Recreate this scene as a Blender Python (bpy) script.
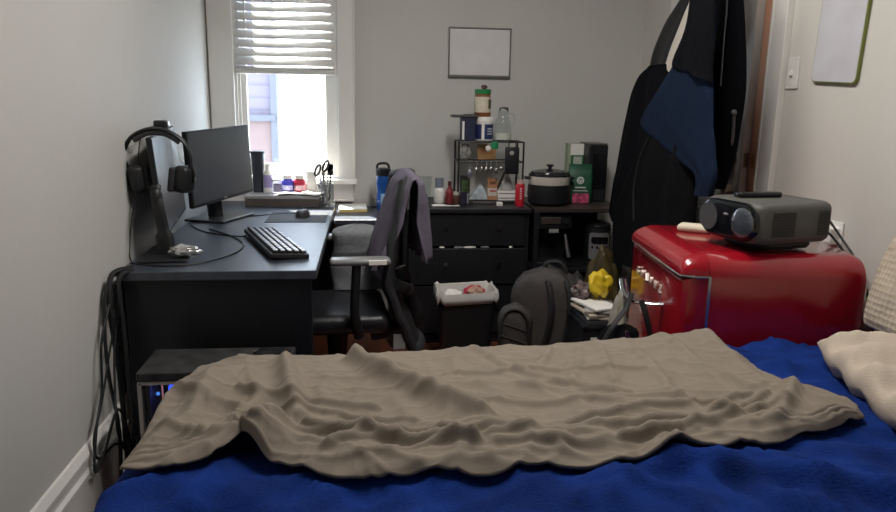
import bpy, bmesh, math, random
from mathutils import Vector, Matrix, noise
for o in list(bpy.data.objects): bpy.data.objects.remove(o)
SC = bpy.context.scene; COL = SC.collection
R = math.radians; PI = math.pi
random.seed(7)

# ------------------------------------------------------------------ camera, world, sun, lights, exposure
cam_d = bpy.data.cameras.new('camera'); cam = bpy.data.objects.new('camera', cam_d); COL.objects.link(cam)
cam_d.sensor_fit = 'HORIZONTAL'; cam_d.sensor_width = 36.0
cam_d.lens = 36.0 * 720.0 / 896.0; cam_d.clip_start = 0.05
vx = Vector((0.993554, -0.111987, 0.017591)); vd = Vector((-0.006258, -0.209132, -0.977867)); vf = Vector((0.113187, 0.971454, -0.208485))     # camera right, down, forward in the room
mt = Matrix(((vx.x, -vd.x, -vf.x, 0), (vx.y, -vd.y, -vf.y, 0), (vx.z, -vd.z, -vf.z, 1.32), (0, 0, 0, 1)))
cam.matrix_world = mt
SC.camera = cam
SC.view_settings.view_transform = 'Standard'; SC.view_settings.look = 'None'
SC.view_settings.gamma = 1.0; SC.view_settings.use_curve_mapping = False
SC.view_settings.exposure = 0.0
wd = bpy.data.worlds.new('sky'); SC.world = wd; wd.use_nodes = True
bgn = wd.node_tree.nodes['Background']
bgn.inputs[0].default_value = (0.68, 0.83, 1.0, 1); bgn.inputs[1].default_value = 10.0
def light(name, kind, loc, energy, color, **kw):
    d = bpy.data.lights.new(name, kind); o = bpy.data.objects.new(name, d); COL.objects.link(o)
    o.location = loc; d.energy = energy; d.color = color
    for k, v in kw.items(): setattr(d, k, v)
    return o
sun = light('sun', 'SUN', (0, 8, 6), 45.0, (1.0, 0.95, 0.86), angle=R(0.6))
sun.rotation_euler = Vector((0.25, -0.50, -1.0)).to_track_quat('-Z', 'Y').to_euler()
portal = light('window_light_portal', 'AREA', (-0.45, 4.42, 1.55), 1.0, (1, 1, 1), shape='RECTANGLE', size=0.62, size_y=1.4)
portal.rotation_euler = (R(-90), 0, 0); portal.data.cycles.is_portal = True
FILL_POWER = 34.0; FILL_COLOR = (1.0, 0.95, 0.89)

# ------------------------------------------------------------------ materials
MATS = {}
def M(name, col, rough=0.6, metal=0.0, var=0.06, scale=8.0, bump=0.0, bscale=60.0, alpha=1.0, trans=0.0, emit=None, estr=0.0, coat=0.0, sheen=0.0, stretch=None, ior=1.45, spec=None):
    if name in MATS: return MATS[name]
    m = bpy.data.materials.new(name); m.use_nodes = True; nt = m.node_tree; b = nt.nodes['Principled BSDF']
    b.inputs['Roughness'].default_value = rough; b.inputs['Metallic'].default_value = metal
    tc = nt.nodes.new('ShaderNodeTexCoord'); src = tc.outputs['Object']
    if stretch:
        mp = nt.nodes.new('ShaderNodeMapping'); mp.inputs['Scale'].default_value = stretch
        nt.links.new(src, mp.inputs['Vector']); src = mp.outputs['Vector']
    n = nt.nodes.new('ShaderNodeTexNoise'); n.inputs['Scale'].default_value = scale; n.inputs['Detail'].default_value = 5
    nt.links.new(src, n.inputs['Vector'])
    r = nt.nodes.new('ShaderNodeValToRGB')
    r.color_ramp.elements[0].position = 0.3; r.color_ramp.elements[1].position = 0.7
    r.color_ramp.elements[0].color = tuple(c * (1 - var) for c in col) + (1,)
    r.color_ramp.elements[1].color = tuple(min(1, c * (1 + var)) for c in col) + (1,)
    nt.links.new(n.outputs['Fac'], r.inputs['Fac']); nt.links.new(r.outputs['Color'], b.inputs['Base Color'])
    if bump:
        n2 = nt.nodes.new('ShaderNodeTexNoise'); n2.inputs['Scale'].default_value = bscale; n2.inputs['Detail'].default_value = 4
        nt.links.new(src, n2.inputs['Vector'])
        bp = nt.nodes.new('ShaderNodeBump'); bp.inputs['Strength'].default_value = bump; bp.inputs['Distance'].default_value = 0.01
        nt.links.new(n2.outputs['Fac'], bp.inputs['Height']); nt.links.new(bp.outputs['Normal'], b.inputs['Normal'])
    if trans: b.inputs['Transmission Weight'].default_value = trans; b.inputs['IOR'].default_value = ior
    if spec is not None: b.inputs['Specular IOR Level'].default_value = spec
    if coat: b.inputs['Coat Weight'].default_value = coat; b.inputs['Coat Roughness'].default_value = 0.08
    if sheen: b.inputs['Sheen Weight'].default_value = sheen; b.inputs['Sheen Roughness'].default_value = 0.4; b.inputs['Sheen Tint'].default_value = tuple(min(1, c * 2.5) for c in col) + (1,)
    if emit: b.inputs['Emission Color'].default_value = emit + (1,); b.inputs['Emission Strength'].default_value = estr
    b.inputs['Alpha'].default_value = alpha
    MATS[name] = m; return m
def glass_mat(name, tint, gloss=0.1, rough=0.02):
    if name in MATS: return MATS[name]
    m = bpy.data.materials.new(name); m.use_nodes = True; nt = m.node_tree; nt.nodes.clear()
    out = nt.nodes.new('ShaderNodeOutputMaterial'); mix = nt.nodes.new('ShaderNodeMixShader')
    t = nt.nodes.new('ShaderNodeBsdfTransparent'); t.inputs[0].default_value = tint + (1,)
    g = nt.nodes.new('ShaderNodeBsdfGlossy'); g.inputs['Roughness'].default_value = rough; g.inputs['Color'].default_value = (1, 1, 1, 1)
    fr = nt.nodes.new('ShaderNodeFresnel'); fr.inputs[0].default_value = 1.45
    ge = nt.nodes.new('ShaderNodeNewGeometry'); iv = nt.nodes.new('ShaderNodeMath'); iv.operation = 'SUBTRACT'; iv.inputs[0].default_value = 1.0; mu = nt.nodes.new('ShaderNodeMath'); mu.operation = 'MULTIPLY'
    nt.links.new(ge.outputs['Backfacing'], iv.inputs[1]); nt.links.new(iv.outputs[0], mu.inputs[0]); nt.links.new(fr.outputs[0], mu.inputs[1])   # reflect at the outer face only
    nt.links.new(mu.outputs[0], mix.inputs[0]); nt.links.new(t.outputs[0], mix.inputs[1]); nt.links.new(g.outputs[0], mix.inputs[2])
    nt.links.new(mix.outputs[0], out.inputs[0]); MATS[name] = m; return m
def blind_mat():
    m = bpy.data.materials.new('blind_vinyl'); m.use_nodes = True; nt = m.node_tree; b = nt.nodes['Principled BSDF']
    n = nt.nodes.new('ShaderNodeTexNoise'); n.inputs['Scale'].default_value = 6
    r = nt.nodes.new('ShaderNodeValToRGB'); r.color_ramp.elements[0].color = (0.72, 0.71, 0.69, 1); r.color_ramp.elements[1].color = (0.8, 0.79, 0.77, 1)
    nt.links.new(n.outputs['Fac'], r.inputs['Fac']); nt.links.new(r.outputs['Color'], b.inputs['Base Color'])
    b.inputs['Roughness'].default_value = 0.5
    tr = nt.nodes.new('ShaderNodeBsdfTranslucent'); tr.inputs[0].default_value = (0.8, 0.78, 0.74, 1)
    mx = nt.nodes.new('ShaderNodeMixShader'); mx.inputs[0].default_value = 0.09
    nt.links.new(b.outputs[0], mx.inputs[1]); nt.links.new(tr.outputs[0], mx.inputs[2])
    nt.links.new(mx.outputs[0], nt.nodes['Material Output'].inputs[0]); return m
def floor_mat():
    m = bpy.data.materials.new('floor_wood'); m.use_nodes = True; nt = m.node_tree; b = nt.nodes['Principled BSDF']
    tc = nt.nodes.new('ShaderNodeTexCoord'); br = nt.nodes.new('ShaderNodeTexBrick')
    mp = nt.nodes.new('ShaderNodeMapping'); mp.inputs['Rotation'].default_value = (0, 0, R(90))
    br.inputs['Scale'].default_value = 1.0; br.inputs['Brick Width'].default_value = 0.9; br.inputs['Row Height'].default_value = 0.07
    br.inputs['Mortar Size'].default_value = 0.002; br.inputs['Color1'].default_value = (0.12, 0.034, 0.016, 1)
    br.inputs['Color2'].default_value = (0.09, 0.026, 0.012, 1); br.inputs['Mortar'].default_value = (0.03, 0.012, 0.008, 1)
    nt.links.new(tc.outputs['Object'], mp.inputs[0]); nt.links.new(mp.outputs[0], br.inputs['Vector'])
    nt.links.new(br.outputs['Color'], b.inputs['Base Color']); b.inputs['Roughness'].default_value = 0.4; return m
def waffle_mat():
    m = M('waffle_fabric', (0.50, 0.43, 0.34), 0.9, var=0.05, scale=20); nt = m.node_tree; b = nt.nodes['Principled BSDF']
    tc = nt.nodes.new('ShaderNodeTexCoord'); v = nt.nodes.new('ShaderNodeTexVoronoi'); v.inputs['Scale'].default_value = 55; v.inputs['Randomness'].default_value = 0.15
    bp = nt.nodes.new('ShaderNodeBump'); bp.inputs['Strength'].default_value = 0.9; bp.inputs['Distance'].default_value = 0.006
    nt.links.new(tc.outputs['Object'], v.inputs['Vector']); nt.links.new(v.outputs['Distance'], bp.inputs['Height']); nt.links.new(bp.outputs['Normal'], b.inputs['Normal'])
    return m
def siding_mat():
    m = bpy.data.materials.new('pink_siding'); m.use_nodes = True; nt = m.node_tree; b = nt.nodes['Principled BSDF']
    tc = nt.nodes.new('ShaderNodeTexCoord'); w = nt.nodes.new('ShaderNodeTexWave'); w.bands_direction = 'Z'; w.wave_profile = 'SAW'
    w.inputs['Scale'].default_value = 2.6
    r = nt.nodes.new('ShaderNodeValToRGB'); r.color_ramp.elements[0].color = (0.085, 0.075, 0.10, 1); r.color_ramp.elements[1].color = (0.125, 0.105, 0.135, 1); r.color_ramp.elements[1].position = 0.3
    nt.links.new(tc.outputs['Object'], w.inputs['Vector']); nt.links.new(w.outputs['Color'], r.inputs['Fac']); nt.links.new(r.outputs['Color'], b.inputs['Base Color'])
    b.inputs['Roughness'].default_value = 0.8; return m

PAINT = M('wall_paint', (0.54, 0.535, 0.515), 0.75, var=0.03, scale=1.3, bump=0.08, bscale=35)
PAINT_W = M('cream_wall_paint', (0.60, 0.585, 0.545), 0.7, var=0.03, scale=1.3, bump=0.06, bscale=35)
TRIM = M('trim_paint', (0.72, 0.71, 0.68), 0.45, var=0.03, scale=5)
CEIL = M('ceiling_paint', (0.75, 0.74, 0.71), 0.85, var=0.02)
BLACKWOOD = M('black_wood', (0.008, 0.009, 0.012), 0.45, var=0.2, scale=9, bump=0.04, bscale=40, stretch=(6, 1, 1))
DESKTOP = M('black_desktop', (0.034, 0.042, 0.062), 0.36, spec=1.0, var=0.25, scale=5, stretch=(5, 1, 1))  # black top, colour lifted bluish to stand in for window sheen and haze
BLACK = M('black_plastic', (0.009, 0.010, 0.012), 0.45, var=0.1)
GLOSS = M('gloss_black', (0.006, 0.007, 0.009), 0.08, var=0.05)
SCREEN = M('screen_glass', (0.050, 0.058, 0.070), 0.30, var=0.05, coat=0.2)
DARKGREY = M('dark_grey_plastic', (0.05, 0.05, 0.052), 0.5, var=0.08)
MESHF = M('black_mesh', (0.011, 0.012, 0.014), 0.8, var=0.2, scale=300)
WHITE = M('white_plastic', (0.80, 0.79, 0.76), 0.4, var=0.03)
CHROME = M('chrome', (0.78, 0.78, 0.78), 0.12, 1.0, var=0.03)
STEEL = M('brushed_steel', (0.48, 0.47, 0.46), 0.3, 1.0, var=0.06, scale=60)
RED = M('red_enamel', (0.31, 0.005, 0.014), 0.22, var=0.04, coat=0.7)
BLUE = M('blue_fleece', (0.006, 0.027, 0.165), 0.95, var=0.32, scale=10, bump=0.3, bscale=160, sheen=0.04, spec=0.12)
BROWN = M('taupe_cotton', (0.215, 0.180, 0.143), 0.9, var=0.06, scale=12, bump=0.08, bscale=220)
BEIGE = M('beige_pillowcase', (0.50, 0.425, 0.345), 0.85, var=0.05, scale=10, bump=0.2, bscale=200)
GREYF = M('grey_fabric', (0.20, 0.21, 0.225), 0.95, var=0.12, scale=60, bump=0.3, bscale=150)
LILAC = M('grey_purple_cloth', (0.135, 0.120, 0.165), 0.9, var=0.15, scale=18, bump=0.3, bscale=150)
COATB = M('black_coat_cloth', (0.003, 0.0034, 0.005), 0.9, var=0.2, scale=30, bump=0.3, bscale=120, spec=0.08)
COATC = M('charcoal_coat_cloth', (0.004, 0.004, 0.0052), 0.9, var=0.2, scale=30, bump=0.3, bscale=120, spec=0.08)
LEATHER = M('black_leather', (0.007, 0.008, 0.010), 0.45, var=0.2, bump=0.3, bscale=70)
NAVY = M('navy_cloth', (0.006, 0.013, 0.032), 0.9, spec=0.1, var=0.14, scale=25, bump=0.2, bscale=160)
CREAMF = M('cream_cloth', (0.66, 0.60, 0.52), 0.9, var=0.05, scale=15)
PAPER = M('white_paper', (0.80, 0.78, 0.74), 0.7, var=0.04)
CARD = M('brown_cardboard', (0.42, 0.25, 0.12), 0.8, var=0.08)
CLEAR = glass_mat('clear_glass', (0.93, 0.95, 0.95))
PANE = glass_mat('window_pane', (0.97, 0.98, 0.98))
TINT = glass_mat('tinted_glass', (0.35, 0.35, 0.38))

# ------------------------------------------------------------------ mesh helpers
def cat(pts, n=8):
    P = [Vector(p) for p in pts]; out = []
    for i in range(len(P) - 1):
        a = P[max(i - 1, 0)]; b = P[i]; c = P[i + 1]; d = P[min(i + 2, len(P) - 1)]
        for k in range(n):
            t = k / n
            out.append(0.5 * ((2 * b) + (c - a) * t + (2 * a - 5 * b + 4 * c - d) * t * t + (3 * b - a - 3 * c + d) * t ** 3))
    out.append(P[-1]); return out
class B:
    def __init__(s): s.bm = bmesh.new()
    def box(s, c, d, bev=0.0, rot=None, seg=2):
        bm = s.bm; r = bmesh.ops.create_cube(bm, size=1.0); vs = r['verts']
        for v in vs: v.co = Vector((v.co.x * d[0], v.co.y * d[1], v.co.z * d[2]))
        if bev:
            es = list({e for v in vs for e in v.link_edges})
            q = bmesh.ops.bevel(bm, geom=es, offset=min(bev, min(d) * 0.49), segments=seg, affect='EDGES', profile=0.5)
            vs = list({v for v in vs if v.is_valid} | set(q['verts']))
        m = Matrix.Translation(Vector(c)) @ (rot.to_4x4() if rot else Matrix.Identity(4))
        for v in vs: v.co = m @ v.co
        return s
    def ring(s, pts): return [s.bm.verts.new(p) for p in pts]
    def skin(s, rings, close=True, caps=True):
        for a, b in zip(rings[:-1], rings[1:]):
            n = len(a)
            for i in range(n if close else n - 1):
                j = (i + 1) % n
                try: s.bm.faces.new((a[i], a[j], b[j], b[i]))
                except ValueError: pass
        if caps and close:
            for q in (rings[0][::-1], rings[-1]):
                try: s.bm.faces.new(q)
                except ValueError: pass
        return s
    def lathe(s, c, prof, seg=24, caps=True, sx=1.0, sy=1.0):
        c = Vector(c); rings = []
        for r, z in prof:
            rings.append(s.ring([c + Vector((sx * r * math.cos(2 * PI * k / seg), sy * r * math.sin(2 * PI * k / seg), z)) for k in range(seg)]))
        return s.skin(rings, True, caps)
    def tube(s, pts, r, seg=8, flat=1.0, smooth=0):
        P = cat(pts, smooth) if smooth else [Vector(p) for p in pts]
        rings = []; up = None
        for i, p in enumerate(P):
            t = (P[min(i + 1, len(P) - 1)] - P[max(i - 1, 0)]); t = t.normalized() if t.length > 1e-9 else Vector((0, 0, 1))
            if up is None: up = Vector((0, 0, 1)) if abs(t.z) < 0.9 else Vector((0, 1, 0))
            a = t.cross(up)
            if a.length < 1e-4: a = t.cross(Vector((1, 0, 0)))
            a.normalize(); b = a.cross(t).normalized(); up = b
            rr = r[i * (len(r) - 1) // max(1, len(P) - 1)] if isinstance(r, (list, tuple)) else r
            rings.append(s.ring([p + rr * (math.cos(2 * PI * k / seg) * a + flat * math.sin(2 * PI * k / seg) * b) for k in range(seg)]))
        return s.skin(rings)
    def prism(s, poly, fn0, fn1):
        a = s.ring([fn0(p) for p in poly]); b = s.ring([fn1(p) for p in poly]); return s.skin([a, b])
    def grid(s, f, nu, nv):
        g = [[s.bm.verts.new(f(i / nu, j / nv)) for i in range(nu + 1)] for j in range(nv + 1)]
        for j in range(nv):
            for i in range(nu): s.bm.faces.new((g[j][i], g[j][i + 1], g[j + 1][i + 1], g[j + 1][i]))
        return s
    def blob(s, c, r, sub=3, amp=0.0, fr=5.0, seed=0.0):
        q = bmesh.ops.create_icosphere(s.bm, subdivisions=sub, radius=1.0)
        for v in q['verts']:
            n = 1 + amp * noise.noise(v.co * fr + Vector((seed, seed * 2, 0)))
            v.co = Vector(c) + Vector((v.co.x * r[0] * n, v.co.y * r[1] * n, v.co.z * r[2] * n))
        return s
    def done(s, name, mat, parent=None, smooth=False, solid=0.0, subd=0, loc=None, edge=40):
        me = bpy.data.meshes.new(name); bmesh.ops.recalc_face_normals(s.bm, faces=s.bm.faces[:]); s.bm.to_mesh(me); s.bm.free()
        for p in me.polygons: p.use_smooth = smooth
        if smooth: me.set_sharp_from_angle(angle=R(edge))
        me.materials.append(mat); o = bpy.data.objects.new(name, me); COL.objects.link(o)
        if parent: o.parent = parent
        if loc: o.location = loc
        if solid:
            m = o.modifiers.new('thickness', 'SOLIDIFY'); m.thickness = solid; m.offset = 0
        if subd:
            m = o.modifiers.new('smooth', 'SUBSURF'); m.levels = subd; m.render_levels = subd
        return o
def tag(o, label, cat_, group=None):
    o['label'] = label; o['category'] = cat_
    if group: o['group'] = group
    return o
def thing(name, label, cat_, loc=(0, 0, 0), rz=0.0, group=None):
    o = bpy.data.objects.new(name, None); COL.objects.link(o); o.location = loc; o.rotation_euler = (0, 0, rz); o.empty_display_size = 0.05
    return tag(o, label, cat_, group)
def struct(o): o['kind'] = 'structure'; return o
def text(name, body, size, mat, parent, mtx, ext=0.001, spacing=1.0):
    cu = bpy.data.curves.new('lettering', 'FONT'); cu.body = body; cu.size = size; cu.extrude = ext; cu.align_x = 'CENTER'; cu.align_y = 'CENTER'; cu.space_character = spacing
    t = bpy.data.objects.new('lettering', cu); COL.objects.link(t)
    dg = bpy.context.evaluated_depsgraph_get(); me = bpy.data.meshes.new_from_object(t.evaluated_get(dg))
    bpy.data.objects.remove(t)
    o = bpy.data.objects.new(name, me); COL.objects.link(o); me.materials.clear(); me.materials.append(mat)
    me.transform(mtx)
    if parent: o.parent = parent
    return o
def frame_mtx(loc, right, up):
    r = Vector(right).normalized(); u = Vector(up).normalized(); n = r.cross(u)
    return Matrix(((r.x, u.x, n.x, loc[0]), (r.y, u.y, n.y, loc[1]), (r.z, u.z, n.z, loc[2]), (0, 0, 0, 1)))
def fbm(p, oct=3):
    v = 0; a = 1
    for k in range(oct): v += a * noise.noise(p); p = p * 2.03; a *= 0.5
    return v
def lerp_curve(pts, u):
    L = [0]
    for a, b in zip(pts[:-1], pts[1:]): L.append(L[-1] + math.dist(a, b))
    d = u * L[-1]
    for i in range(len(pts) - 1):
        if d <= L[i + 1] or i == len(pts) - 2:
            t = (d - L[i]) / max(1e-9, L[i + 1] - L[i]); return tuple(a + (b - a) * t for a, b in zip(pts[i], pts[i + 1]))
def seg_dist(p, pts):
    best = 9; q = 0
    n = len(pts) - 1
    for i in range(n):
        a = Vector(pts[i]); b = Vector(pts[i + 1]); ab = b - a
        t = max(0, min(1, (Vector(p) - a).dot(ab) / ab.length_squared)); dd = (Vector(p) - (a + ab * t)).length
        if dd < best: best = dd; q = (i + t) / n
    return best, q

# ------------------------------------------------------------------ the room
XL, XR, YB, YF, HC = -0.875, 1.65, 4.30, -0.75, 2.62
WT = 0.14
struct(B().box(((XL + XR) / 2, (YB + YF) / 2, -0.05), (XR - XL + 0.4, YB - YF + 0.4, 0.10)).done('floor', floor_mat()))
struct(B().box(((XL + XR) / 2, (YB + YF) / 2, HC + 0.05), (XR - XL + 0.4, YB - YF + 0.4, 0.10)).done('ceiling', CEIL))
struct(B().box((XL - WT / 2, (YB + YF) / 2, HC / 2), (WT, YB - YF, HC)).done('wall_left', PAINT))
struct(B().box(((XL + XR) / 2, YF - WT / 2, HC / 2), (XR - XL + 2 * WT, WT, HC)).done('wall_rear', PAINT))
# right wall with the doorway opening
DY0, DY1, DH = 2.935, 3.78, 2.06
w = B(); w.box((XR + WT / 2, (YF + DY0) / 2, HC / 2), (WT, DY0 - YF, HC)); w.box((XR + WT / 2, (DY1 + YB) / 2, HC / 2), (WT, YB - DY1, HC))
w.box((XR + WT / 2, (DY0 + DY1) / 2, (DH + HC) / 2), (WT, DY1 - DY0, HC - DH))
struct(w.done('wall_right', PAINT_W))
struct(B().box((XR + WT + 0.03, (DY0 + DY1) / 2, 1.2), (0.06, 1.4, 2.6)).done('wall_hall', PAINT_W))
# back wall with window opening
OX0, OX1, OZ0, OZ1 = -0.735, -0.158, 0.872, 2.20
w = B()
w.box(((XL - WT + OX0) / 2, YB + WT / 2, HC / 2), (OX0 - XL + WT, WT, HC)); w.box(((OX1 + XR + WT) / 2, YB + WT / 2, HC / 2), (XR + WT - OX1, WT, HC))
w.box(((OX0 + OX1) / 2, YB + WT / 2, OZ0 / 2), (OX1 - OX0, WT, OZ0)); w.box(((OX0 + OX1) / 2, YB + WT / 2, (OZ1 + HC) / 2), (OX1 - OX0, WT, HC - OZ1))
struct(w.done('wall_back', PAINT))
# baseboards
def baseboard(name, a, b, n):
    a = Vector(a); b = Vector(b); n = Vector(n)
    prof = [(0, 0), (0.020, 0), (0.020, 0.165), (0.026, 0.170), (0.026, 0.186), (0.016, 0.195), (0.016, 0.215), (0.021, 0.220), (0.021, 0.235), (0.008, 0.256), (0, 0.258)]
    m = B(); m.skin([m.ring([p + n * x + Vector((0, 0, z)) for x, z in prof]) for p in (a, b)]); return struct(m.done(name, TRIM))
baseboard('baseboard_left', (XL, YF, 0), (XL, YB, 0), (1, 0, 0))
baseboard('baseboard_back', (XL + 0.03, YB, 0), (XR, YB, 0), (0, -1, 0))
baseboard('baseboard_right', (XR, YF, 0), (XR, DY0 - 0.12, 0), (-1, 0, 0))
# window
win = bpy.data.objects.new('window_1', None); COL.objects.link(win); struct(win)
c = B()
c.box((-0.800, YB - 0.010, 1.62), (0.135, 0.020, 1.52), 0.004); c.box((-0.110, YB - 0.010, 1.62), (0.090, 0.020, 1.52), 0.004)
c.box((-0.062, YB - 0.015, 1.62), (0.012, 0.030, 1.52), 0.003); c.box((-0.46, YB - 0.010, 2.29), (0.80, 0.022, 0.12), 0.004)
c.done('casing', TRIM, win)
c = B(); c.box((-0.45, YB - 0.025, 0.858), (0.80, 0.13, 0.028), 0.008); c.done('sill', TRIM, win)
c = B(); c.box((-0.465, YB - 0.009, 0.79), (0.79, 0.018, 0.108), 0.004); c.box((-0.465, YB - 0.013, 0.742), (0.79, 0.026, 0.014), 0.003); c.done('apron', TRIM, win)
c = B()
for x in (OX0 + 0.008, OX1 - 0.008): c.box((x, YB + WT / 2, 1.535), (0.016, WT - 0.004, 1.326))
c.box((-0.4465, YB + WT / 2, OZ1 - 0.008), (0.56, WT - 0.004, 0.016))
for x in (OX0 + 0.024, OX1 - 0.024): c.box((x, YB + 0.028, 1.535), (0.016, 0.018, 1.30))
c.done('jamb', TRIM, win)
def sash(name, z0, z1, y):
    s = B(); a, b = OX0 + 0.018, OX1 - 0.018
    s.box((a + 0.022, y, (z0 + z1) / 2), (0.044, 0.034, z1 - z0), 0.004); s.box((b - 0.026, y, (z0 + z1) / 2), (0.052, 0.034, z1 - z0), 0.004)
    s.box(((a + b) / 2, y, z0 + 0.036), (b - a, 0.034, 0.072), 0.004); s.box(((a + b) / 2, y, z1 - 0.02), (b - a, 0.034, 0.04), 0.004)
    o = s.done(name, TRIM, win)
    B().box(((a + b) / 2, y, (z0 + z1) / 2), (b - a - 0.08, 0.004, z1 - z0 - 0.08)).done('pane', PANE, o)
sash('lower_sash', 0.882, 1.56, YB + 0.062); sash('upper_sash', 1.52, 2.185, YB + 0.102)

# neighbouring house and ground outside
hs = thing('neighbour_house', 'pale neighbouring house with lavender siding seen through the window', 'house', (0, 0, 0))
h = B(); h.box((-1.81, 7.6, 2.4), (1.85, 0.4, 2.5)); h.done('siding_wall', siding_mat(), hs)
h = B(); h.box((-1.81, 7.58, -1.0), (1.85, 0.4, 4.3)); h.done('lower_wall', M('peach_stucco', (0.14, 0.095, 0.09), 0.85, var=0.05), hs)
h = B(); h.box((-1.81, 7.36, 1.14), (1.87, 0.06, 0.06)); h.box((-0.89, 7.38, 1.0), (0.06, 0.06, 5.0)); h.done('trim_band', M('grey_trim', (0.08, 0.08, 0.10), 0.7), hs)
h = B(); h.box((1.4, 10.3, 0.6), (8.0, 0.4, 7.5)); h.done('far_wall', M('white_stucco', (0.82, 0.82, 0.82), 0.85, var=0.03), hs)
h = B(); h.box((-0.79, 7.42, 1.72), (0.20, 0.04, 0.26), 0.01); h.done('meter_box', M('grey_trim2', (0.14, 0.14, 0.15), 0.6), hs)
struct(B().box((0, 9.5, -3.05), (14, 9.5, 0.1)).done('ground', M('pale_concrete', (0.5, 0.49, 0.47), 0.9)))

# door 1: leaf slightly ajar into the room, raw wood jamb, casing
dr = bpy.data.objects.new('door_1', None); COL.objects.link(dr); struct(dr)
c = B(); c.box((XR - 0.010, DY0 - 0.122, 1.06), (0.020, 0.115, 2.12), 0.004); c.box((XR - 0.014, DY0 - 0.175, 1.06), (0.028, 0.020, 2.12), 0.003); c.box((XR - 0.013, DY0 - 0.072, 1.06), (0.026, 0.012, 2.12), 0.003)
c.box((XR - 0.010, DY1 + 0.062, 1.06), (0.020, 0.105, 2.12), 0.004); c.box((XR - 0.010, (DY0 + DY1) / 2, 2.12), (0.020, 1.03, 0.11), 0.004)
c.done('casing', TRIM, dr)
RAW = M('raw_wood', (0.58, 0.30, 0.19), 0.7, var=0.1, scale=8, stretch=(1, 1, 0.2))
c = B(); c.box((XR + 0.055, DY0 + 0.008, 1.03), (0.11, 0.016, 2.06)); c.box((XR - 0.008, DY0 - 0.033, 1.03), (0.020, 0.066, 2.06), 0.001)
c.box((XR + 0.055, DY1 - 0.008, 1.03), (0.11, 0.016, 2.06)); c.done('jamb', RAW, dr)
c = B(); c.box((XR - 0.019, DY0 - 0.030, 1.10), (0.003, 0.030, 0.055)); c.done('strike_plate', M('brass', (0.42, 0.22, 0.10), 0.35, 1.0), dr)
leaf = bpy.data.objects.new('door_leaf', None)
hx, hy = XR - 0.012, DY1 - 0.03
ang = math.atan2(2.950 - hy, 1.624 - hx)
rot = Matrix.Rotation(ang, 3, 'Z'); dv = Vector((math.cos(ang), math.sin(ang), 0)); nv = Vector((dv.y, -dv.x, 0))
LW = math.hypot(2.950 - hy, 1.624 - hx)
def dpt(a, n, z): return Vector((hx, hy, 0)) + dv * a + nv * n + Vector((0, 0, z))
c = B(); c.box(dpt(LW / 2, 0, 1.03), (LW, 0.036, 2.03), 0.002, rot)
lf = c.done('door_leaf', TRIM, dr)
c = B()
for z0, z1 in ((0.25, 0.85), (1.15, 1.85)):
    c.box(dpt(LW / 2, 0.019, (z0 + z1) / 2), (LW - 0.26, 0.006, z1 - z0), 0.003, rot)
c.done('panel', TRIM, lf)
c = B(); c.box(dpt(LW + 0.0015, 0, 1.10), (0.003, 0.024, 0.062), 0, rot); c.done('latch_plate', STEEL, lf)
c = B()
c.tube([dpt(LW - 0.065, 0.018, 1.10), dpt(LW - 0.065, 0.024, 1.10)], 0.028, 20); c.tube([dpt(LW - 0.065, 0.022, 1.10), dpt(LW - 0.065, 0.055, 1.10)], 0.011, 14)
c.tube([dpt(LW - 0.065, 0.048 + k * 0.005, 1.10) for k in range(7)], [0.014, 0.024, 0.029, 0.030, 0.028, 0.022, 0.010], 18)
c.done('knob', M('dull_chrome', (0.55, 0.53, 0.50), 0.25, 1.0), lf, True)
c = B()
c.tube([dpt(LW - 0.055, 0.018, 0.972), dpt(LW - 0.055, 0.030, 0.972)], 0.022, 20); c.tube([dpt(LW - 0.055, 0.030, 0.972), dpt(LW - 0.055, 0.062, 0.972)], [0.016, 0.024], 18)
c.done('deadbolt_knob', M('cream_enamel', (0.6, 0.56, 0.48), 0.4), lf, True)

# ------------------------------------------------------------------ desk
dk = thing('desk', 'long black desk along the left wall carrying two monitors', 'desk', (-0.506, 3.37, 0))
def D_(x, y): return (x + 0.506, y - 3.37)
c = B(); c.box((0, 0, 0.724), (0.668, 1.79, 0.032), 0.003); c.done('desktop', DESKTOP, dk)
for y in (-0.86, 0.86):
    c = B(); c.box((0, y, 0.354), (0.63, 0.035, 0.708), 0.002); c.done('side_panel', BLACKWOOD, dk)
c = B(); c.box((-0.27, 0, 0.46), (0.025, 1.68, 0.49), 0.002); c.done('back_panel', BLACKWOOD, dk)
c = B(); c.box((0.27, 0, 0.69), (0.02, 1.68, 0.032)); c.done('rail', BLACKWOOD, dk)

# fill lamp added on the ceiling to brighten the room, unseen above the frame
lp = thing('fill_lamp', 'long white fill lamp added unseen on the ceiling to brighten the room', 'lamp', (0.48, 2.15, HC))
c = B(); c.box((0, 0, -0.015), (0.30, 1.50, 0.03), 0.006); c.done('base', WHITE, lp)
c = B(); c.box((0, 0, -0.055), (0.28, 1.46, 0.05), 0.02, None, 3)
c.done('shade', M('fill_lamp_glow', (0.8, 0.8, 0.78), 0.4, emit=(1.0, 0.95, 0.89), estr=3.0), lp, True)
ll = light('fill_lamp_light', 'AREA', (0, 0, -0.085), FILL_POWER, FILL_COLOR, shape='RECTANGLE', size=0.26, size_y=1.40); ll.parent = lp

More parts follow.
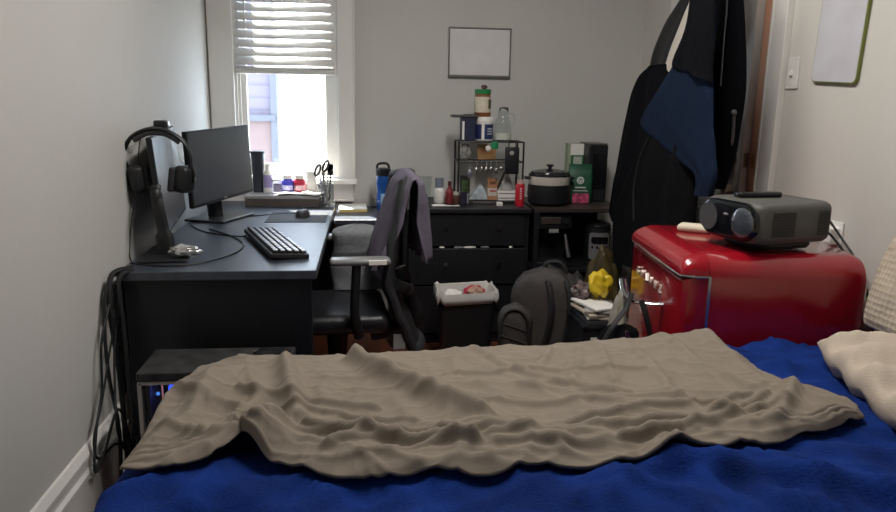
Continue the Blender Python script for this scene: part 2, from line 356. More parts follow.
# ------------------------------------------------------------------ dresser
ds = thing('dresser', 'wide black chest of drawers against the back wall', 'dresser', (0.545, 4.04, 0))
c = B(); c.box((0, 0, 0.7525), (0.70, 0.50, 0.025), 0.003); c.done('top', BLACKWOOD, ds)
c = B()
for s in (-1, 1): c.box((s * 0.333, 0.01, 0.37), (0.022, 0.46, 0.74))
c.box((0, 0.235, 0.37), (0.66, 0.012, 0.74)); c.box((0, 0.01, 0.05), (0.644, 0.46, 0.02)); c.box((0, -0.20, 0.025), (0.644, 0.02, 0.05)); c.done('carcass', BLACKWOOD, ds)
for i, (z0, z1) in enumerate(((0.557, 0.733), (0.345, 0.545), (0.065, 0.335))):
    d = B(); oy = -0.222 if i != 1 else -0.234
    d.box((0, oy, (z0 + z1) / 2), (0.638, 0.020, z1 - z0), 0.003); dd = d.done('drawer', BLACKWOOD, ds)
    for x in (-0.115, 0.175):
        k = B(); k.tube([(x, oy - 0.010, (z0 + z1) / 2 + 0.015), (x, oy - 0.024, (z0 + z1) / 2 + 0.015)], [0.006, 0.012], 14); k.done('knob', M('dark_nickel', (0.16, 0.16, 0.17), 0.3, 1.0), dd, True)
# odds and ends caught in the gap over the half open drawer
for i, (x, wdt, m) in enumerate(((0.41, 0.03, PAPER), (0.50, 0.05, GREYF), (0.56, 0.07, PAPER), (0.645, 0.05, GREYF), (0.79, 0.02, PAPER))):
    s = B().blob((x, 3.806, 0.551), (wdt / 2, 0.012, 0.005), 2, 0.3, 3, i).done('folded_cloth', m, None, True)
    tag(s, ['scrap of white cloth at the left end of the dresser drawer gap', 'scrap of grey cloth poking from the dresser drawer gap, left of middle', 'long strip of white cloth in the middle of the dresser drawer gap', 'strip of grey cloth right of middle in the dresser drawer gap', 'small white scrap at the right end of the dresser drawer gap'][i], 'cloth', 'clothes poking out of the drawer')

# ------------------------------------------------------------------ side table behind the chair
st = thing('side_table', 'dark low-topped table under the wall between desk and dresser', 'table', (0.010, 4.02, 0))
c = B(); c.box((0, 0, 0.697), (0.352, 0.52, 0.024), 0.003); c.done('tabletop', DESKTOP, st)
for x in (-0.14, 0.14):
    for y in (-0.23, 0.23):
        B().box((x, y, 0.3425), (0.03, 0.03, 0.685)).done('leg', BLACKWOOD, st)
bk = thing('notepad', 'thin yellow-edged notepad lying on the side table', 'notepad', (-0.075, 4.13, 0.710), R(3))
B().box((0, 0, 0.008), (0.155, 0.21, 0.016), 0.001).done('page_block', M('pale_yellow_page', (0.70, 0.56, 0.22), 0.8), bk)
B().box((0, 0, 0.0175), (0.157, 0.212, 0.002), 0.0005).done('cover', PAPER, bk)
pn = B(); pn.tube([(0.03, 4.20, 0.717), (0.12, 4.16, 0.717)], 0.005, 8); tag(pn.done('pen', GLOSS, None, True), 'black pen beside the yellow notepad on the side table', 'pen')
def bottle_blue():
    t = thing('water_bottle', 'translucent blue sports bottle with a black lid behind the chair', 'bottle', (0.10, 4.10, 0.709))
    B().lathe((0, 0, 0), [(0.0, 0), (0.034, 0), (0.038, 0.006), (0.038, 0.09), (0.034, 0.11), (0.036, 0.13), (0.041, 0.15), (0.041, 0.195), (0.036, 0.205), (0, 0.205)], 28).done('body', M('blue_tritan', (0.010, 0.085, 0.36), 0.15, coat=0.4), t, True)
    l = B().lathe((0, 0, 0.200), [(0.0, 0), (0.042, 0), (0.043, 0.004), (0.043, 0.034), (0.036, 0.042), (0, 0.044)], 28).done('lid', BLACK, t, True)
    h = B(); h.tube([(-0.036, 0, 0.238), (-0.030, 0, 0.262), (0.0, 0, 0.270), (0.025, 0, 0.264), (0.034, 0, 0.240)], 0.007, 10, 1.0, 5); h.done('carry_loop', BLACK, l, True)
    B().box((0.0, -0.039, 0.06), (0.03, 0.004, 0.08), 0.001).done('printed_mark', M('pale_blue_print', (0.35, 0.55, 0.8), 0.5), t)
bottle_blue()

# ------------------------------------------------------------------ black rack right of the dresser
rk = thing('storage_rack', 'black open shelf unit between dresser and door holding kitchen appliances', 'shelf', (1.160, 4.02, 0))
for i, z in enumerate((0.758, 0.425, 0.10)):
    B().box((0, 0, z), (0.51, 0.50, 0.022), 0.002).done('shelf_board', M('dark_board', (0.030, 0.022, 0.020), 0.5, var=0.2) if i == 0 else BLACKWOOD, rk)
for x in (-0.240, 0.240):
    for y in (-0.235, 0.235):
        B().box((x, y, 0.3735), (0.028, 0.028, 0.747), 0.002).done('post', BLACKWOOD, rk)
B().box((0, 0.247, 0.40), (0.51, 0.006, 0.70)).done('back_panel', BLACKWOOD, rk)

# ------------------------------------------------------------------ fridge
FY0, FY1, FX0, FX1, FH = 2.02, 2.645, 1.045, 1.60, 0.876
fr = thing('mini_fridge', 'glossy red retro mini fridge with chrome trim beside the bed', 'fridge', (1.340, 2.335, 0), R(-6.0))
hy_ = (FY1 - FY0) / 2
def rsec(x, hy, h, rad, n=8, zb=0.04):
    p = [(x, -hy, zb), (x, hy, zb)]
    for k in range(n + 1):
        a = k / n * PI / 2; p.append((x, hy - rad + rad * math.cos(a), h - rad + rad * math.sin(a)))
    for k in range(n + 1):
        a = PI / 2 + k / n * PI / 2; p.append((x, -hy + rad + rad * math.cos(a), h - rad + rad * math.sin(a)))
    return p
c = B(); rings = []
for x, ins in ((-0.255, 0.0), (0.205, 0.0), (0.235, 0.012), (0.252, 0.045)):
    rings.append(c.ring(rsec(x, hy_ - ins * 0.6, FH - ins, 0.075)))
c.skin(rings); c.done('cabinet', RED, fr, True, edge=30)
c = B(); rings = []
for x, ins in ((-0.258, 0.002), (-0.295, 0.002), (-0.318, 0.008), (-0.332, 0.022), (-0.336, 0.034)):
    hy2 = hy_ - ins; rings.append(c.ring([(x, -hy2, 0.10), (x, hy2, 0.10), (x, hy2, 0.803 - ins * 0.5), (x, -hy2, 0.803 - ins * 0.5)]))
c.skin(rings); dor = c.done('door', RED, fr, True, edge=25)
# rounded hood above the door
c = B(); rings = []
for k in range(9):
    a = k / 8 * PI / 2; rr = 0.085; x = -0.258 - rr * math.sin(a); h = FH - rr * 0.62 * (1 - math.cos(a))
    rad = 0.075
    ins = 0.0 + 0.02 * (1 - math.cos(a))
    rings.append(c.ring([(x, -hy_ + ins, 0.812), (x, hy_ - ins, 0.812)] + [q for q in rsec(x, hy_ - ins, h, min(rad, h - 0.813), 8)[2:]]))
c.skin(rings); c.done('top_hood', RED, fr, True, edge=40)
c = B(); c.tube([(-0.30, -hy_ - 0.001, 0.807), (-0.338, -hy_ + 0.022, 0.807), (-0.345, 0, 0.807), (-0.338, hy_ - 0.022, 0.807)], 0.0045, 8)
c.tube([(-0.300, -hy_ - 0.001, 0.807), (-0.256, -hy_ - 0.001, 0.807)], 0.004, 8)
c.box((-0.256, -hy_ - 0.001, 0.44), (0.008, 0.008, 0.735)); c.done('chrome_trim', M('satin_chrome', (0.62, 0.60, 0.56), 0.25, 1.0), fr)
for k_, ch_ in enumerate('GALANZ'): text('letter', ch_, 0.040, M('cream_metal', (0.62, 0.56, 0.50), 0.35, 0.3), dor, frame_mtx((-0.3385, 0.185 - 0.056 * k_, 0.712), (0, -1, 0), (0, 0, 1)), 0.003)
c = B(); c.tube([(-0.335, -0.135, 0.672), (-0.385, -0.12, 0.668), (-0.425, -0.085, 0.668), (-0.440, -0.03, 0.684), (-0.436, 0.03, 0.712)], 0.013, 10, 0.5, 6)
c.done('handle', CHROME, dor, True)
c = B(); c.tube([(-0.424, 0.025, 0.700), (-0.427, -0.025, 0.676), (-0.415, -0.070, 0.660)], 0.009, 10, 1.0, 6); c.done('handle_grip', BLACK, dor, True)
c = B(); c.box((0.0, 0.0, 0.025), (0.50, 0.58, 0.05)); c.done('base', BLACK, fr)

# ------------------------------------------------------------------ bed with its covers
BX0, BX1, BY0, BY1, BZ = -0.452, 1.625, 0.42, 1.962, 0.615
bd = thing('bed', 'double bed across the foreground under blue and taupe covers', 'bed', (0.58, 1.2, 0))
B().box((0, 0, 0.18), (2.03, 1.50, 0.20), 0.01).done('bed_frame', BLACKWOOD, bd)
for x in (-0.95, 0.95):
    for y in (-0.68, 0.68): B().box((x, y, 0.04), (0.06, 0.06, 0.08)).done('leg', BLACKWOOD, bd)
B().box((0.006, 0, 0.420), (2.04, 1.51, 0.31), 0.05, None, 3).done('mattress', M('mattress_ticking', (0.6, 0.58, 0.55), 0.9), bd)
def bedz(x, y):
    return 0.614 + 0.028 * max(0, min(1, (x + 0.2) / 1.0)) - 0.034 * max(0, min(1, (y - 1.3) / 0.6))
CR = [([(0.55, 1.22), (0.80, 1.12), (1.0, 1.0), (1.25, 0.95)], 0.016, 0.030), ([(0.70, 1.10), (0.78, 0.95), (0.80, 0.7)], 0.016, 0.028), ([(0.4, 1.16), (0.55, 1.10), (0.62, 0.9)], 0.012, 0.024),
      ([(0.95, 1.22), (1.1, 1.05), (1.3, 0.9)], 0.014, 0.03), ([(-0.30, 1.24), (-0.36, 1.0)], 0.012, 0.03), ([(0.05, 1.18), (0.12, 0.95)], 0.006, 0.03), ([(1.06, 1.98), (1.10, 1.7), (1.02, 1.45)], 0.014, 0.04)]
def bluez(x, y):
    p = Vector((x * 3.2, y * 3.2, 0.3))
    wr = 0.010 * fbm(p) + 0.006 * noise.noise(p * 2.7)
    for pts, hh, ww in CR:
        d, q = seg_dist((x, y), pts)
        if d < ww * 3: wr += 2.0 * hh * math.exp(-(d / (ww * 0.8)) ** 2) * math.sin(PI * min(1, 0.15 + q * 0.85))
    for an, sc_, am, sd in ((-35, 3.2, 0.024, 1), (40, 4.0, 0.018, 2), (-75, 5.5, 0.013, 3), (20, 8.0, 0.010, 4), (-50, 9.0, 0.009, 5)):
        ca, sa = math.cos(R(an)), math.sin(R(an)); al = x * ca + y * sa; ac = -x * sa + y * ca
        wr += am * ((1 - abs(noise.noise(Vector((al * sc_ * 0.5, ac * sc_ * 1.2 + 0.4 * noise.noise(Vector((x * 4, y * 4, 2))), sd * 5.3))))) ** 7 - 0.25)
    wr *= 1 - 0.7 * max(0, min(1, (y - 1.22) / 0.12)) * max(0, min(1, (1.12 - x) / 0.1))
    return bedz(x, y) + wr
def blue(u, v):
    # profile across the bed in y, hanging over both long sides and the foot
    fx = -0.16 + u * 1.0; fy = -0.14 + v * 1.28
    Lx = BX1 - BX0; Ly = BY1 - BY0
    x = BX0 + max(0, fx) / 0.84 * Lx; y = BY0 + max(0, min(1, fy)) * Ly
    z = bluez(x, y)
    if fx < 0:
        t = -fx / 0.16; z -= 0.42 * t * min(1, t * 3 + 0.1); x -= 0.035 * min(1, t * 5) + 0.018 * math.sin(y * 19 + 2 * math.sin(y * 7)) * min(1, t * 4)
    for f_, s_ in ((-fy, -1), (fy - 1, 1)):
        if f_ > 0:
            t = f_ / 0.14; z -= 0.36 * t * min(1, t * 3 + 0.1); y += s_ * (0.022 * min(1, t * 5)) + s_ * 0.006 * math.sin(x * 21 + math.sin(x * 6) * 2) * min(1, t * 3)
    e = min(1, max(0, fx) / 0.03)
    z -= 0.012 * (1 - e) ** 2
    return Vector((x, y, z + 0.012))
bl = B().grid(blue, 190, 150).done('blue_blanket', BLUE, None, True, 0.008, edge=180)
tag(bl, 'royal blue fleece blanket spread over the whole bed', 'blanket')

BF = [(-0.462, 1.560), (-0.462, 1.76), (-0.445, 1.90), (-0.37, 1.962), (-0.20, 1.968), (-0.059, 1.965), (0.147, 1.955), (0.373, 1.955), (0.605, 1.955), (0.75, 1.96), (0.87, 1.965), (0.975, 1.965), (1.010, 1.93), (1.020, 1.816), (1.016, 1.641), (1.030, 1.505), (1.081, 1.399)]
BN = [(-0.446, 1.25), (-0.364, 1.259), (-0.291, 1.288), (-0.247, 1.357), (-0.175, 1.257), (-0.059, 1.192), (0.06, 1.179), (0.246, 1.179), (0.444, 1.194), (0.651, 1.206), (0.81, 1.227), (0.921, 1.265), (1.057, 1.331)]
RG = [([(-0.03, 1.86), (0.01, 1.76), (0.08, 1.639), (0.239, 1.406)], 0.038, 0.03), ([(-0.212, 1.85), (-0.183, 1.657), (-0.138, 1.41)], 0.030, 0.03), ([(-0.43, 1.643), (-0.289, 1.521), (-0.174, 1.368)], 0.020, 0.025),
      ([(0.99, 1.94), (0.968, 1.70), (0.93, 1.50)], 0.016, 0.03), ([(0.975, 1.46), (0.90, 1.36), (0.82, 1.27)], 0.024, 0.026), ([(0.5, 1.262), (0.681, 1.295), (0.888, 1.36)], 0.018, 0.016),
      ([(-0.071, 1.276), (0.066, 1.339), (0.205, 1.307), (0.38, 1.27)], 0.019, 0.018), ([(-0.385, 1.736), (-0.374, 1.476), (-0.43, 1.323)], 0.018, 0.035), ([(-0.12, 1.37), (0.02, 1.30), (0.2, 1.25)], 0.030, 0.016),
      ([(-0.42, 1.42), (-0.30, 1.36), (-0.2, 1.37)], 0.016, 0.018), ([(0.0, 1.72), (0.2, 1.62), (0.5, 1.60)], 0.008, 0.025), ([(0.12, 1.55), (0.4, 1.48), (0.7, 1.46)], 0.012, 0.016), ([(0.30, 1.93), (0.36, 1.75), (0.46, 1.60), (0.60, 1.50)], 0.014, 0.016), ([(-0.30, 1.66), (-0.16, 1.56), (0.02, 1.50)], 0.016, 0.014), ([(-0.22, 1.52), (-0.05, 1.46), (0.10, 1.40)], 0.014, 0.012), ([(0.42, 1.36), (0.62, 1.40), (0.86, 1.44)], 0.014, 0.012), ([(0.66, 1.30), (0.80, 1.36), (0.90, 1.44)], 0.018, 0.014), ([(0.20, 1.70), (0.44, 1.72), (0.70, 1.66)], 0.009, 0.012), ([(0.60, 1.90), (0.56, 1.75), (0.50, 1.62)], 0.009, 0.014),
      ([(0.66, 1.92), (0.63, 1.76), (0.60, 1.60)], 0.008, 0.012), ([(0.52, 1.90), (0.47, 1.78), (0.40, 1.70)], 0.008, 0.014), ([(0.74, 1.92), (0.74, 1.72), (0.70, 1.5), (0.72, 1.35)], 0.009, 0.016), ([(0.86, 1.94), (0.86, 1.7), (0.90, 1.5)], 0.012, 0.02),
      ([(0.25, 1.25), (0.45, 1.255), (0.62, 1.275)], 0.013, 0.011), ([(0.3, 1.30), (0.5, 1.32), (0.75, 1.33)], 0.012, 0.013), ([(-0.30, 1.78), (-0.25, 1.60), (-0.28, 1.45)], 0.012, 0.02)]
HUMPS = [(-0.205, 1.345, 0.062, 0.050), (0.975, 1.40, 0.080, 0.012), (0.95, 1.95, 0.12, 0.035), (-0.36, 1.74, 0.08, 0.02)]
def brown(u, v):
    n = lerp_curve(BN, u); f = lerp_curve(BF, u)
    x = n[0] + (f[0] - n[0]) * v; y = n[1] + (f[1] - n[1]) * v
    z = bluez(x, y) + 0.036; p = Vector((x * 4, y * 4, 5.0))
    z += 0.005 * fbm(p)
    wx, wy = x + 0.05 * noise.noise(Vector((x * 3, y * 3, 7))), y + 0.05 * noise.noise(Vector((x * 3, y * 3, 17)))
    for an, sc_, am, pw_, sd in ((-50, 5.0, 0.006, 5, 1), (-12, 7.0, 0.005, 5, 2), (75, 7.0, 0.005, 5, 3), (-60, 12.0, 0.003, 3, 5), (80, 15.0, 0.0025, 3, 6)):
        ca, sa = math.cos(R(an)), math.sin(R(an)); al = wx * ca + wy * sa; ac = -wx * sa + wy * ca
        z += am * (1 - abs(noise.noise(Vector((al * sc_ * 0.22, ac * sc_ * 1.2, sd * 3.1))))) ** (pw_ * 2.2)
    z += 0.012 * math.exp(-((v - 0.12) / 0.13) ** 2) * (1 - abs(noise.noise(Vector((u * 5.0, v * 14.0 + 0.6 * math.sin(u * 9), 31.0))))) ** 6
    for pts, hh, ww in RG:
        d, q = seg_dist((x, y), pts)
        if d < ww * 3: z += 1.15 * hh * math.exp(-(d / (ww * 0.75)) ** 1.6)
    for hx_, hy2, rr, hh in HUMPS:
        d = math.hypot(x - hx_, y - hy2); z += hh * math.exp(-(d / rr) ** 2)
    e = min(v, 1 - v) * 0.65; e2 = min(u, 1 - u) * 1.4
    lift = 1 - math.exp(-min(e, e2) / 0.02)
    hump = sum(hh * math.exp(-(math.hypot(x - a, y - b) / (rr * 1.1)) ** 2) for a, b, rr, hh in HUMPS[:2])
    base = bluez(x, y) + 0.026 + hump * 0.9
    z = base + (z - base) * (0.25 + 0.75 * lift)
    # tuck over the far edge of the bed
    if y > BY1 - 0.10: z -= 0.2 * (y - BY1 + 0.10) ** 2
    y += 0.006 * math.sin(x * 23) * (1 - min(1, e / 0.05))
    return Vector((x, y, z))
br = B().grid(brown, 330, 190).done('taupe_blanket', BROWN, None, True, 0.007, edge=180)
tag(br, 'crumpled taupe cotton blanket lying across the blue blanket', 'blanket')

# pillows
def cushion(name, L, W_, T, mat, amp=0.008, seed=0, pw=2.6):
    def f(sgn):
        def g(u, v):
            a = 2 * u - 1; b = 2 * v - 1
            ea = (1 - abs(a) ** pw) ; eb = (1 - abs(b) ** pw)
            pin = 1 - 0.07 * (1 - abs(a) ** 2) * abs(b) ** 4 ; pin2 = 1 - 0.07 * (1 - abs(b) ** 2) * abs(a) ** 4
            z = sgn * T / 2 * max(0, ea) ** 0.45 * max(0, eb) ** 0.45
            p = Vector((a * 2.2, b * 2.2, seed + sgn))
            z += (amp * fbm(p * 1.3) + amp * 1.2 * math.sin(b * 13 + 2.5 * a + 2 * noise.noise(p))) * min(1, 4 * max(0, ea * eb))
            k2 = 1 - 0.14 * a * a * b * b; return Vector((a * L / 2 * pin2 * k2, b * W_ / 2 * pin * k2, z))
        return g
    m = B(); m.grid(f(1), 50, 50); m.grid(f(-1), 50, 50); bmesh.ops.remove_doubles(m.bm, verts=m.bm.verts[:], dist=0.0008)
    return m.done(name, mat, None, True, edge=180)
pl = cushion('pillow', 0.49, 0.66, 0.125, BEIGE, 0.014, 3.0); pl.location = (1.352, 1.42, 0.690); pl.rotation_euler = (R(0), R(2), R(-15))
tag(pl, 'plump beige pillow lying at the head of the bed', 'pillow')
pl2 = cushion('throw_cushion', 0.36, 0.62, 0.10, waffle_mat(), 0.003, 9.0); pl2.location = (1.548, 1.66, 0.838); pl2.rotation_euler = (0, R(-73), R(3))
tag(pl2, 'beige waffle-textured cushion propped against the right wall', 'cushion')

# ------------------------------------------------------------------ computer under the desk's near end
pc = thing('computer_case', 'black computer tower with blue lights at the bed foot', 'computer', (-0.47, 2.27, 0))
c = B()
c.box((0, 0.095, 0.245), (0.44, 0.016, 0.45)); c.box((0, 0, 0.02), (0.44, 0.20, 0.02)); c.box((0.214, 0, 0.245), (0.012, 0.20, 0.45)); c.box((-0.200, 0, 0.245), (0.010, 0.20, 0.45)); c.done('body', BLACK, pc)
c = B(); c.box((0.0, 0, 0.482), (0.46, 0.22, 0.032), 0.006); c.done('top_panel', M('dusty_black', (0.022, 0.022, 0.023), 0.65, var=0.6, scale=25), pc)
c = B(); c.box((-0.222, -0.10, 0.24), (0.014, 0.016, 0.45), 0.002); c.box((0, -0.102, 0.462), (0.45, 0.012, 0.010)); c.done('metal_frame', M('silver_grey', (0.45, 0.43, 0.40), 0.4, 0.8), pc)
B().box((0, -0.097, 0.24), (0.425, 0.004, 0.43)).done('glass_panel', TINT, pc)
c = B(); c.tube([(-0.10 + 0.055 * math.cos(k * PI / 12), -0.02, 0.40 + 0.055 * math.sin(k * PI / 12)) for k in range(25)], 0.007, 8); c.done('fan_light', M('blue_led', (0.01, 0.02, 0.2), 0.4, emit=(0.03, 0.08, 1.0), estr=14.0), pc)
c = B(); c.box((-0.168, -0.06, 0.36), (0.004, 0.004, 0.16)); c.done('light_strip', M('pink_led', (0.3, 0.1, 0.1), 0.4, emit=(1.0, 0.42, 0.35), estr=2.0), pc)
c = B(); c.blob((-0.185, -0.05, 0.405), (0.006, 0.006, 0.006), 2); c.done('power_light', M('cyan_led', (0.05, 0.1, 0.3), 0.4, emit=(0.1, 0.35, 1.0), estr=5.0), pc)
c = B()
for k in range(5): c.box((0.0, 0.02 + 0.0, 0.10 + 0.02 * k), (0.20, 0.08, 0.006))
c.done('graphics_card', DARKGREY, pc)
for x in (-0.18, 0.18): B().box((x, 0, 0.005), (0.05, 0.18, 0.010)).done('foot', BLACK, pc)
ky = B(); ky.box((-0.38, 2.205, 0.5005), (0.045, 0.010, 0.005), 0.002, Matrix.Rotation(R(-8), 3, 'Z')); ky.lathe((-0.355, 2.202, 0.498), [(0.0, 0), (0.011, 0), (0.011, 0.006), (0, 0.006)], 14); ky.box((-0.402, 2.208, 0.5005), (0.010, 0.020, 0.005), 0.002)
tag(ky.done('bottle_opener', PAPER), 'small pale key-shaped opener on the computer tower', 'opener')
tb = B(); tb.tube([(-0.37, 2.315, 0.503), (-0.27, 2.335, 0.503)], 0.005, 8); tag(tb.done('pen', STEEL, None, True), 'thin metal pen at the back of the computer tower top', 'pen')
pbag = B().blob((-0.31, 2.30, 0.506), (0.06, 0.04, 0.010), 3, 0.5, 4, 4).done('plastic_bag', M('thin_black_film', (0.02, 0.02, 0.022), 0.15), None, True); tag(pbag, 'crumpled shiny black plastic bag on the computer tower', 'bag')

# ------------------------------------------------------------------ office chair facing the desk
ch = thing('office_chair', 'black mesh-back office chair pulled up to the desk', 'chair', (-0.045, 3.02, 0), R(4))
c = B()
BCV = [(0.30, 0.235), (0.40, 0.20), (0.50, 0.155), (0.62, 0.120), (0.74, 0.138), (0.87, 0.172), (1.001, 0.190)]
def backp(s, t):   # s across -1..1, t up 0..1
    z = 0.30 + 0.70 * t
    x = 0.0
    for (z0, x0), (z1, x1) in zip(BCV[:-1], BCV[1:]):
        if z0 <= z <= z1 + 1e-6: q = (z - z0) / (z1 - z0); q = q * q * (3 - 2 * q); x = x0 + (x1 - x0) * q; break
    w_ = 0.215 * (0.70 + 0.36 * math.sin(PI * (0.12 + 0.78 * t))) 
    return Vector((x - 0.05 * s * s + 0.04, s * w_, z))
N = 20
edge = [backp(-1, k / N) for k in range(N + 1)] + [backp(-1 + 2 * k / 10, 1) + Vector((0, 0, 0.02 * math.sin(PI * k / 10))) for k in range(1, 10)] + [backp(1, 1 - k / N) for k in range(N + 1)] + [backp(1 - 2 * k / 10, 0) for k in range(1, 11)]
c.tube(edge, 0.022, 10, 1.3); c.done('back_frame', M('black_nylon', (0.022, 0.023, 0.027), 0.55, var=0.1), ch, True)
c = B().grid(lambda u, v: backp(-1 + 2 * u, v), 14, 22); c.done('backrest', MESHF, ch, True, 0.010)
c = B(); c.tube([(0.185, 0, 0.62), (0.225, 0, 0.50), (0.25, 0, 0.38), (0.06, 0, 0.33)], [0.035, 0.04, 0.04, 0.035], 10, 0.5, 6); c.done('spine', BLACK, ch, True)
c = B(); c.tube([backp(-0.9, 0.42) + Vector((0.03, 0, 0)), backp(-0.5, 0.36) + Vector((0.05, 0, 0)), backp(0.5, 0.36) + Vector((0.05, 0, 0)), backp(0.9, 0.42) + Vector((0.03, 0, 0))], 0.016, 8, 1.6, 6); c.done('lumbar_bar', BLACK, ch, True)
c = B(); c.box((-0.10, 0, 0.435), (0.46, 0.46, 0.085), 0.04, None, 4); c.done('seat', M('black_leatherette', (0.014, 0.015, 0.019), 0.38, var=0.1, bump=0.1), ch, True)
for s in (-1, 1):
    a = B(); a.tube([(0.0, s * 0.25, 0.40), (-0.02, s * 0.275, 0.50), (-0.01, s * 0.265, 0.695)], [0.022, 0.018, 0.018], 10, 1.0, 6); arm = a.done('armrest_post', BLACK, ch, True)
    a = B(); a.box((0.005, s * 0.262, 0.710), (0.235, 0.075, 0.026), 0.012, None, 3); a.done('armrest_pad', M('satin_grey_pad', (0.20, 0.205, 0.21), 0.3, var=0.1), arm, True)
    if s < 0:
        a = B(); a.box((0.070, s * 0.301, 0.710), (0.07, 0.004, 0.018), 0.001); a.done('label_sticker', PAPER, arm)
c = B(); c.tube([(-0.08, 0, 0.39), (-0.08, 0, 0.10)], [0.05, 0.03], 14); c.done('gas_column', BLACK, ch, True)
for k in range(5):
    a = k * 2 * PI / 5 + 0.3; dx, dy = math.cos(a), math.sin(a)
    l = B(); l.tube([(-0.08, 0, 0.115), (-0.08 + 0.15 * dx, 0.15 * dy, 0.10), (-0.08 + 0.30 * dx, 0.30 * dy, 0.075)], [0.03, 0.024, 0.017], 8); leg = l.done('leg', BLACK, ch, True)
    q = B(); q.tube([(-0.08 + 0.30 * dx - 0.02 * dy, 0.30 * dy + 0.02 * dx, 0.03), (-0.08 + 0.30 * dx + 0.02 * dy, 0.30 * dy - 0.02 * dx, 0.03)], 0.029, 14); q.done('caster', BLACK, leg, True)
B().box((0.165, -0.208, 0.355), (0.05, 0.006, 0.065), 0.002).done('rating_sticker', M('grey_sticker', (0.35, 0.35, 0.36), 0.5), ch)

# grey cushion on the seat, cloth over the chair back
gc = B()
def gcf(u, v):
    a = 2 * PI * u; z = 0.482 + 0.29 * v
    rx = 0.128 * (1 - 0.10 * v) * (1 - 0.06 * math.cos(v * PI * 3)); ry = 0.085 * (1 - 0.12 * v)
    ca, sa = math.cos(a), math.sin(a); sx = math.copysign(abs(ca) ** 0.55, ca); sy = math.copysign(abs(sa) ** 0.55, sa)
    k = 1 - 0.9 * max(0, (v - 0.86) / 0.14) ** 2.2
    fold = 0.012 * math.exp(-((v - 0.42 - 0.12 * u) / 0.05) ** 2)
    return Vector((-0.035 + rx * sx * k, 3.27 + (ry - fold) * sy * k + 0.008 * noise.noise(Vector((sx * 2, sy * 2, v * 4))), z))
gc.grid(gcf, 48, 30); bmesh.ops.remove_doubles(gc.bm, verts=gc.bm.verts[:], dist=0.0005)
tag(gc.done('seat_cushion', GREYF, None, True, edge=180), 'grey folded fabric cushion standing on the office chair seat', 'cushion')

# ------------------------------------------------------------------ blind
bv = thing('window_blind', 'white slatted blind half lowered over the window', 'blind', (-0.4465, YB + 0.005, 1.47))
BM_ = blind_mat(); LW_ = 0.548
c = B(); c.box((0, 0, 0.002), (LW_, 0.048, 0.022), 0.005); c.done('bottom_rail', M('blind_rail', (0.60, 0.59, 0.57), 0.45), bv)
for k in range(15):
    z = 0.012 + 0.0485 * (k - 1) if k > 1 else 0.018 + 0.010 * k
    tl = 60 if k > 1 else 10
    s = B(); s.grid(lambda u, v: Vector(((u - 0.5) * LW_, (v - 0.5) * 0.050 * math.cos(R(tl)), z - (0.5 - v) * 0.050 * math.sin(R(tl)) * 1.0 + 0.004 * math.sin(PI * v) + 0.0)), 2, 6)
    s.done('slat', BM_, bv, True, 0.0025)
for x in (-0.175, 0.125):
    for dy in (-0.024, 0.024):
        c = B(); c.tube([(x, dy, 0.0), (x, dy, 0.72)], 0.0014, 6); c.done('ladder_cord', WHITE, bv)
c = B(); c.box((0, 0, 0.70), (LW_, 0.05, 0.04), 0.004); c.done('head_rail', WHITE, bv)
c = B(); c.tube([(-0.215, -0.030, 0.255), (-0.217, -0.032, 0.69)], 0.004, 8); c.done('tilt_wand', M('clear_wand', (0.55, 0.54, 0.52), 0.2), bv, True)

# ------------------------------------------------------------------ monitors
def quad_panel(TLn, BLn, TRf, BRf, name, label, thick):
    """panel from near edge (bottom BLn, top TLn) to far edge"""
    bl_, br_, tl_, tr_ = map(Vector, (BLn, BRf, TLn, TRf))
    X = ((br_ - bl_) + (tr_ - tl_)).normalized(); Z = ((tl_ - bl_) + (tr_ - br_)); Z = (Z - X * Z.dot(X)).normalized(); Y = Z.cross(X)
    W_ = ((br_ - bl_).length + (tr_ - tl_).length) / 2; H_ = ((tl_ - bl_).length + (tr_ - br_).length) / 2
    cen = (bl_ + br_ + tl_ + tr_) / 4
    return X, Y, Z, W_, H_, cen
def monitor(name, label, near_top, near_bot, far_top, far_bot, thick, base_c, base_rz, neck_top, base_sz):
    X, Y, Z, W_, H_, cen = quad_panel(near_top, near_bot, far_top, far_bot, name, label, thick)
    t = thing(name, label, 'monitor', (base_c[0], base_c[1], 0.740)); o0 = Vector(t.location)
    rot = Matrix((X, Y, Z)).transposed()
    def L(a, b, d): return cen + X * a + Y * b + Z * d - o0
    c = B(); c.box(L(0, thick * 0.5, 0), (W_, thick, H_), 0.004, rot); c.box(L(0, thick + 0.012, -0.01), (W_ * 0.55, 0.03, H_ * 0.55), 0.01, rot); h = c.done('housing', BLACK, t)
    c = B(); c.box(L(0, -0.0006, 0.004), (W_ - 0.012, 0.0012, H_ - 0.022), 0, rot); c.done('screen', SCREEN, t)
    c = B(); c.box(L(0, -0.0008, -H_ / 2 + 0.012), (0.026, 0.0012, 0.004), 0, rot); c.done('maker_mark', M('pale_mark', (0.5, 0.5, 0.5), 0.4), h)
    br_ = Matrix.Rotation(base_rz, 3, 'Z')
    c = B(); c.box((0, 0, 0.006), (base_sz[0], base_sz[1], 0.012), 0.005, br_); c.done('base', M('stand_black', (0.02, 0.021, 0.024), 0.3), t)
    return t, L, o0
t, L, o0 = monitor('monitor', 'black monitor edge-on along the left wall, headset hung over it', (-0.772, 2.75, 1.178), (-0.742, 2.75, 0.80), (-0.842, 3.36, 1.197), (-0.812, 3.36, 0.825), 0.020, (-0.735, 2.735), R(94), None, (0.26, 0.17))
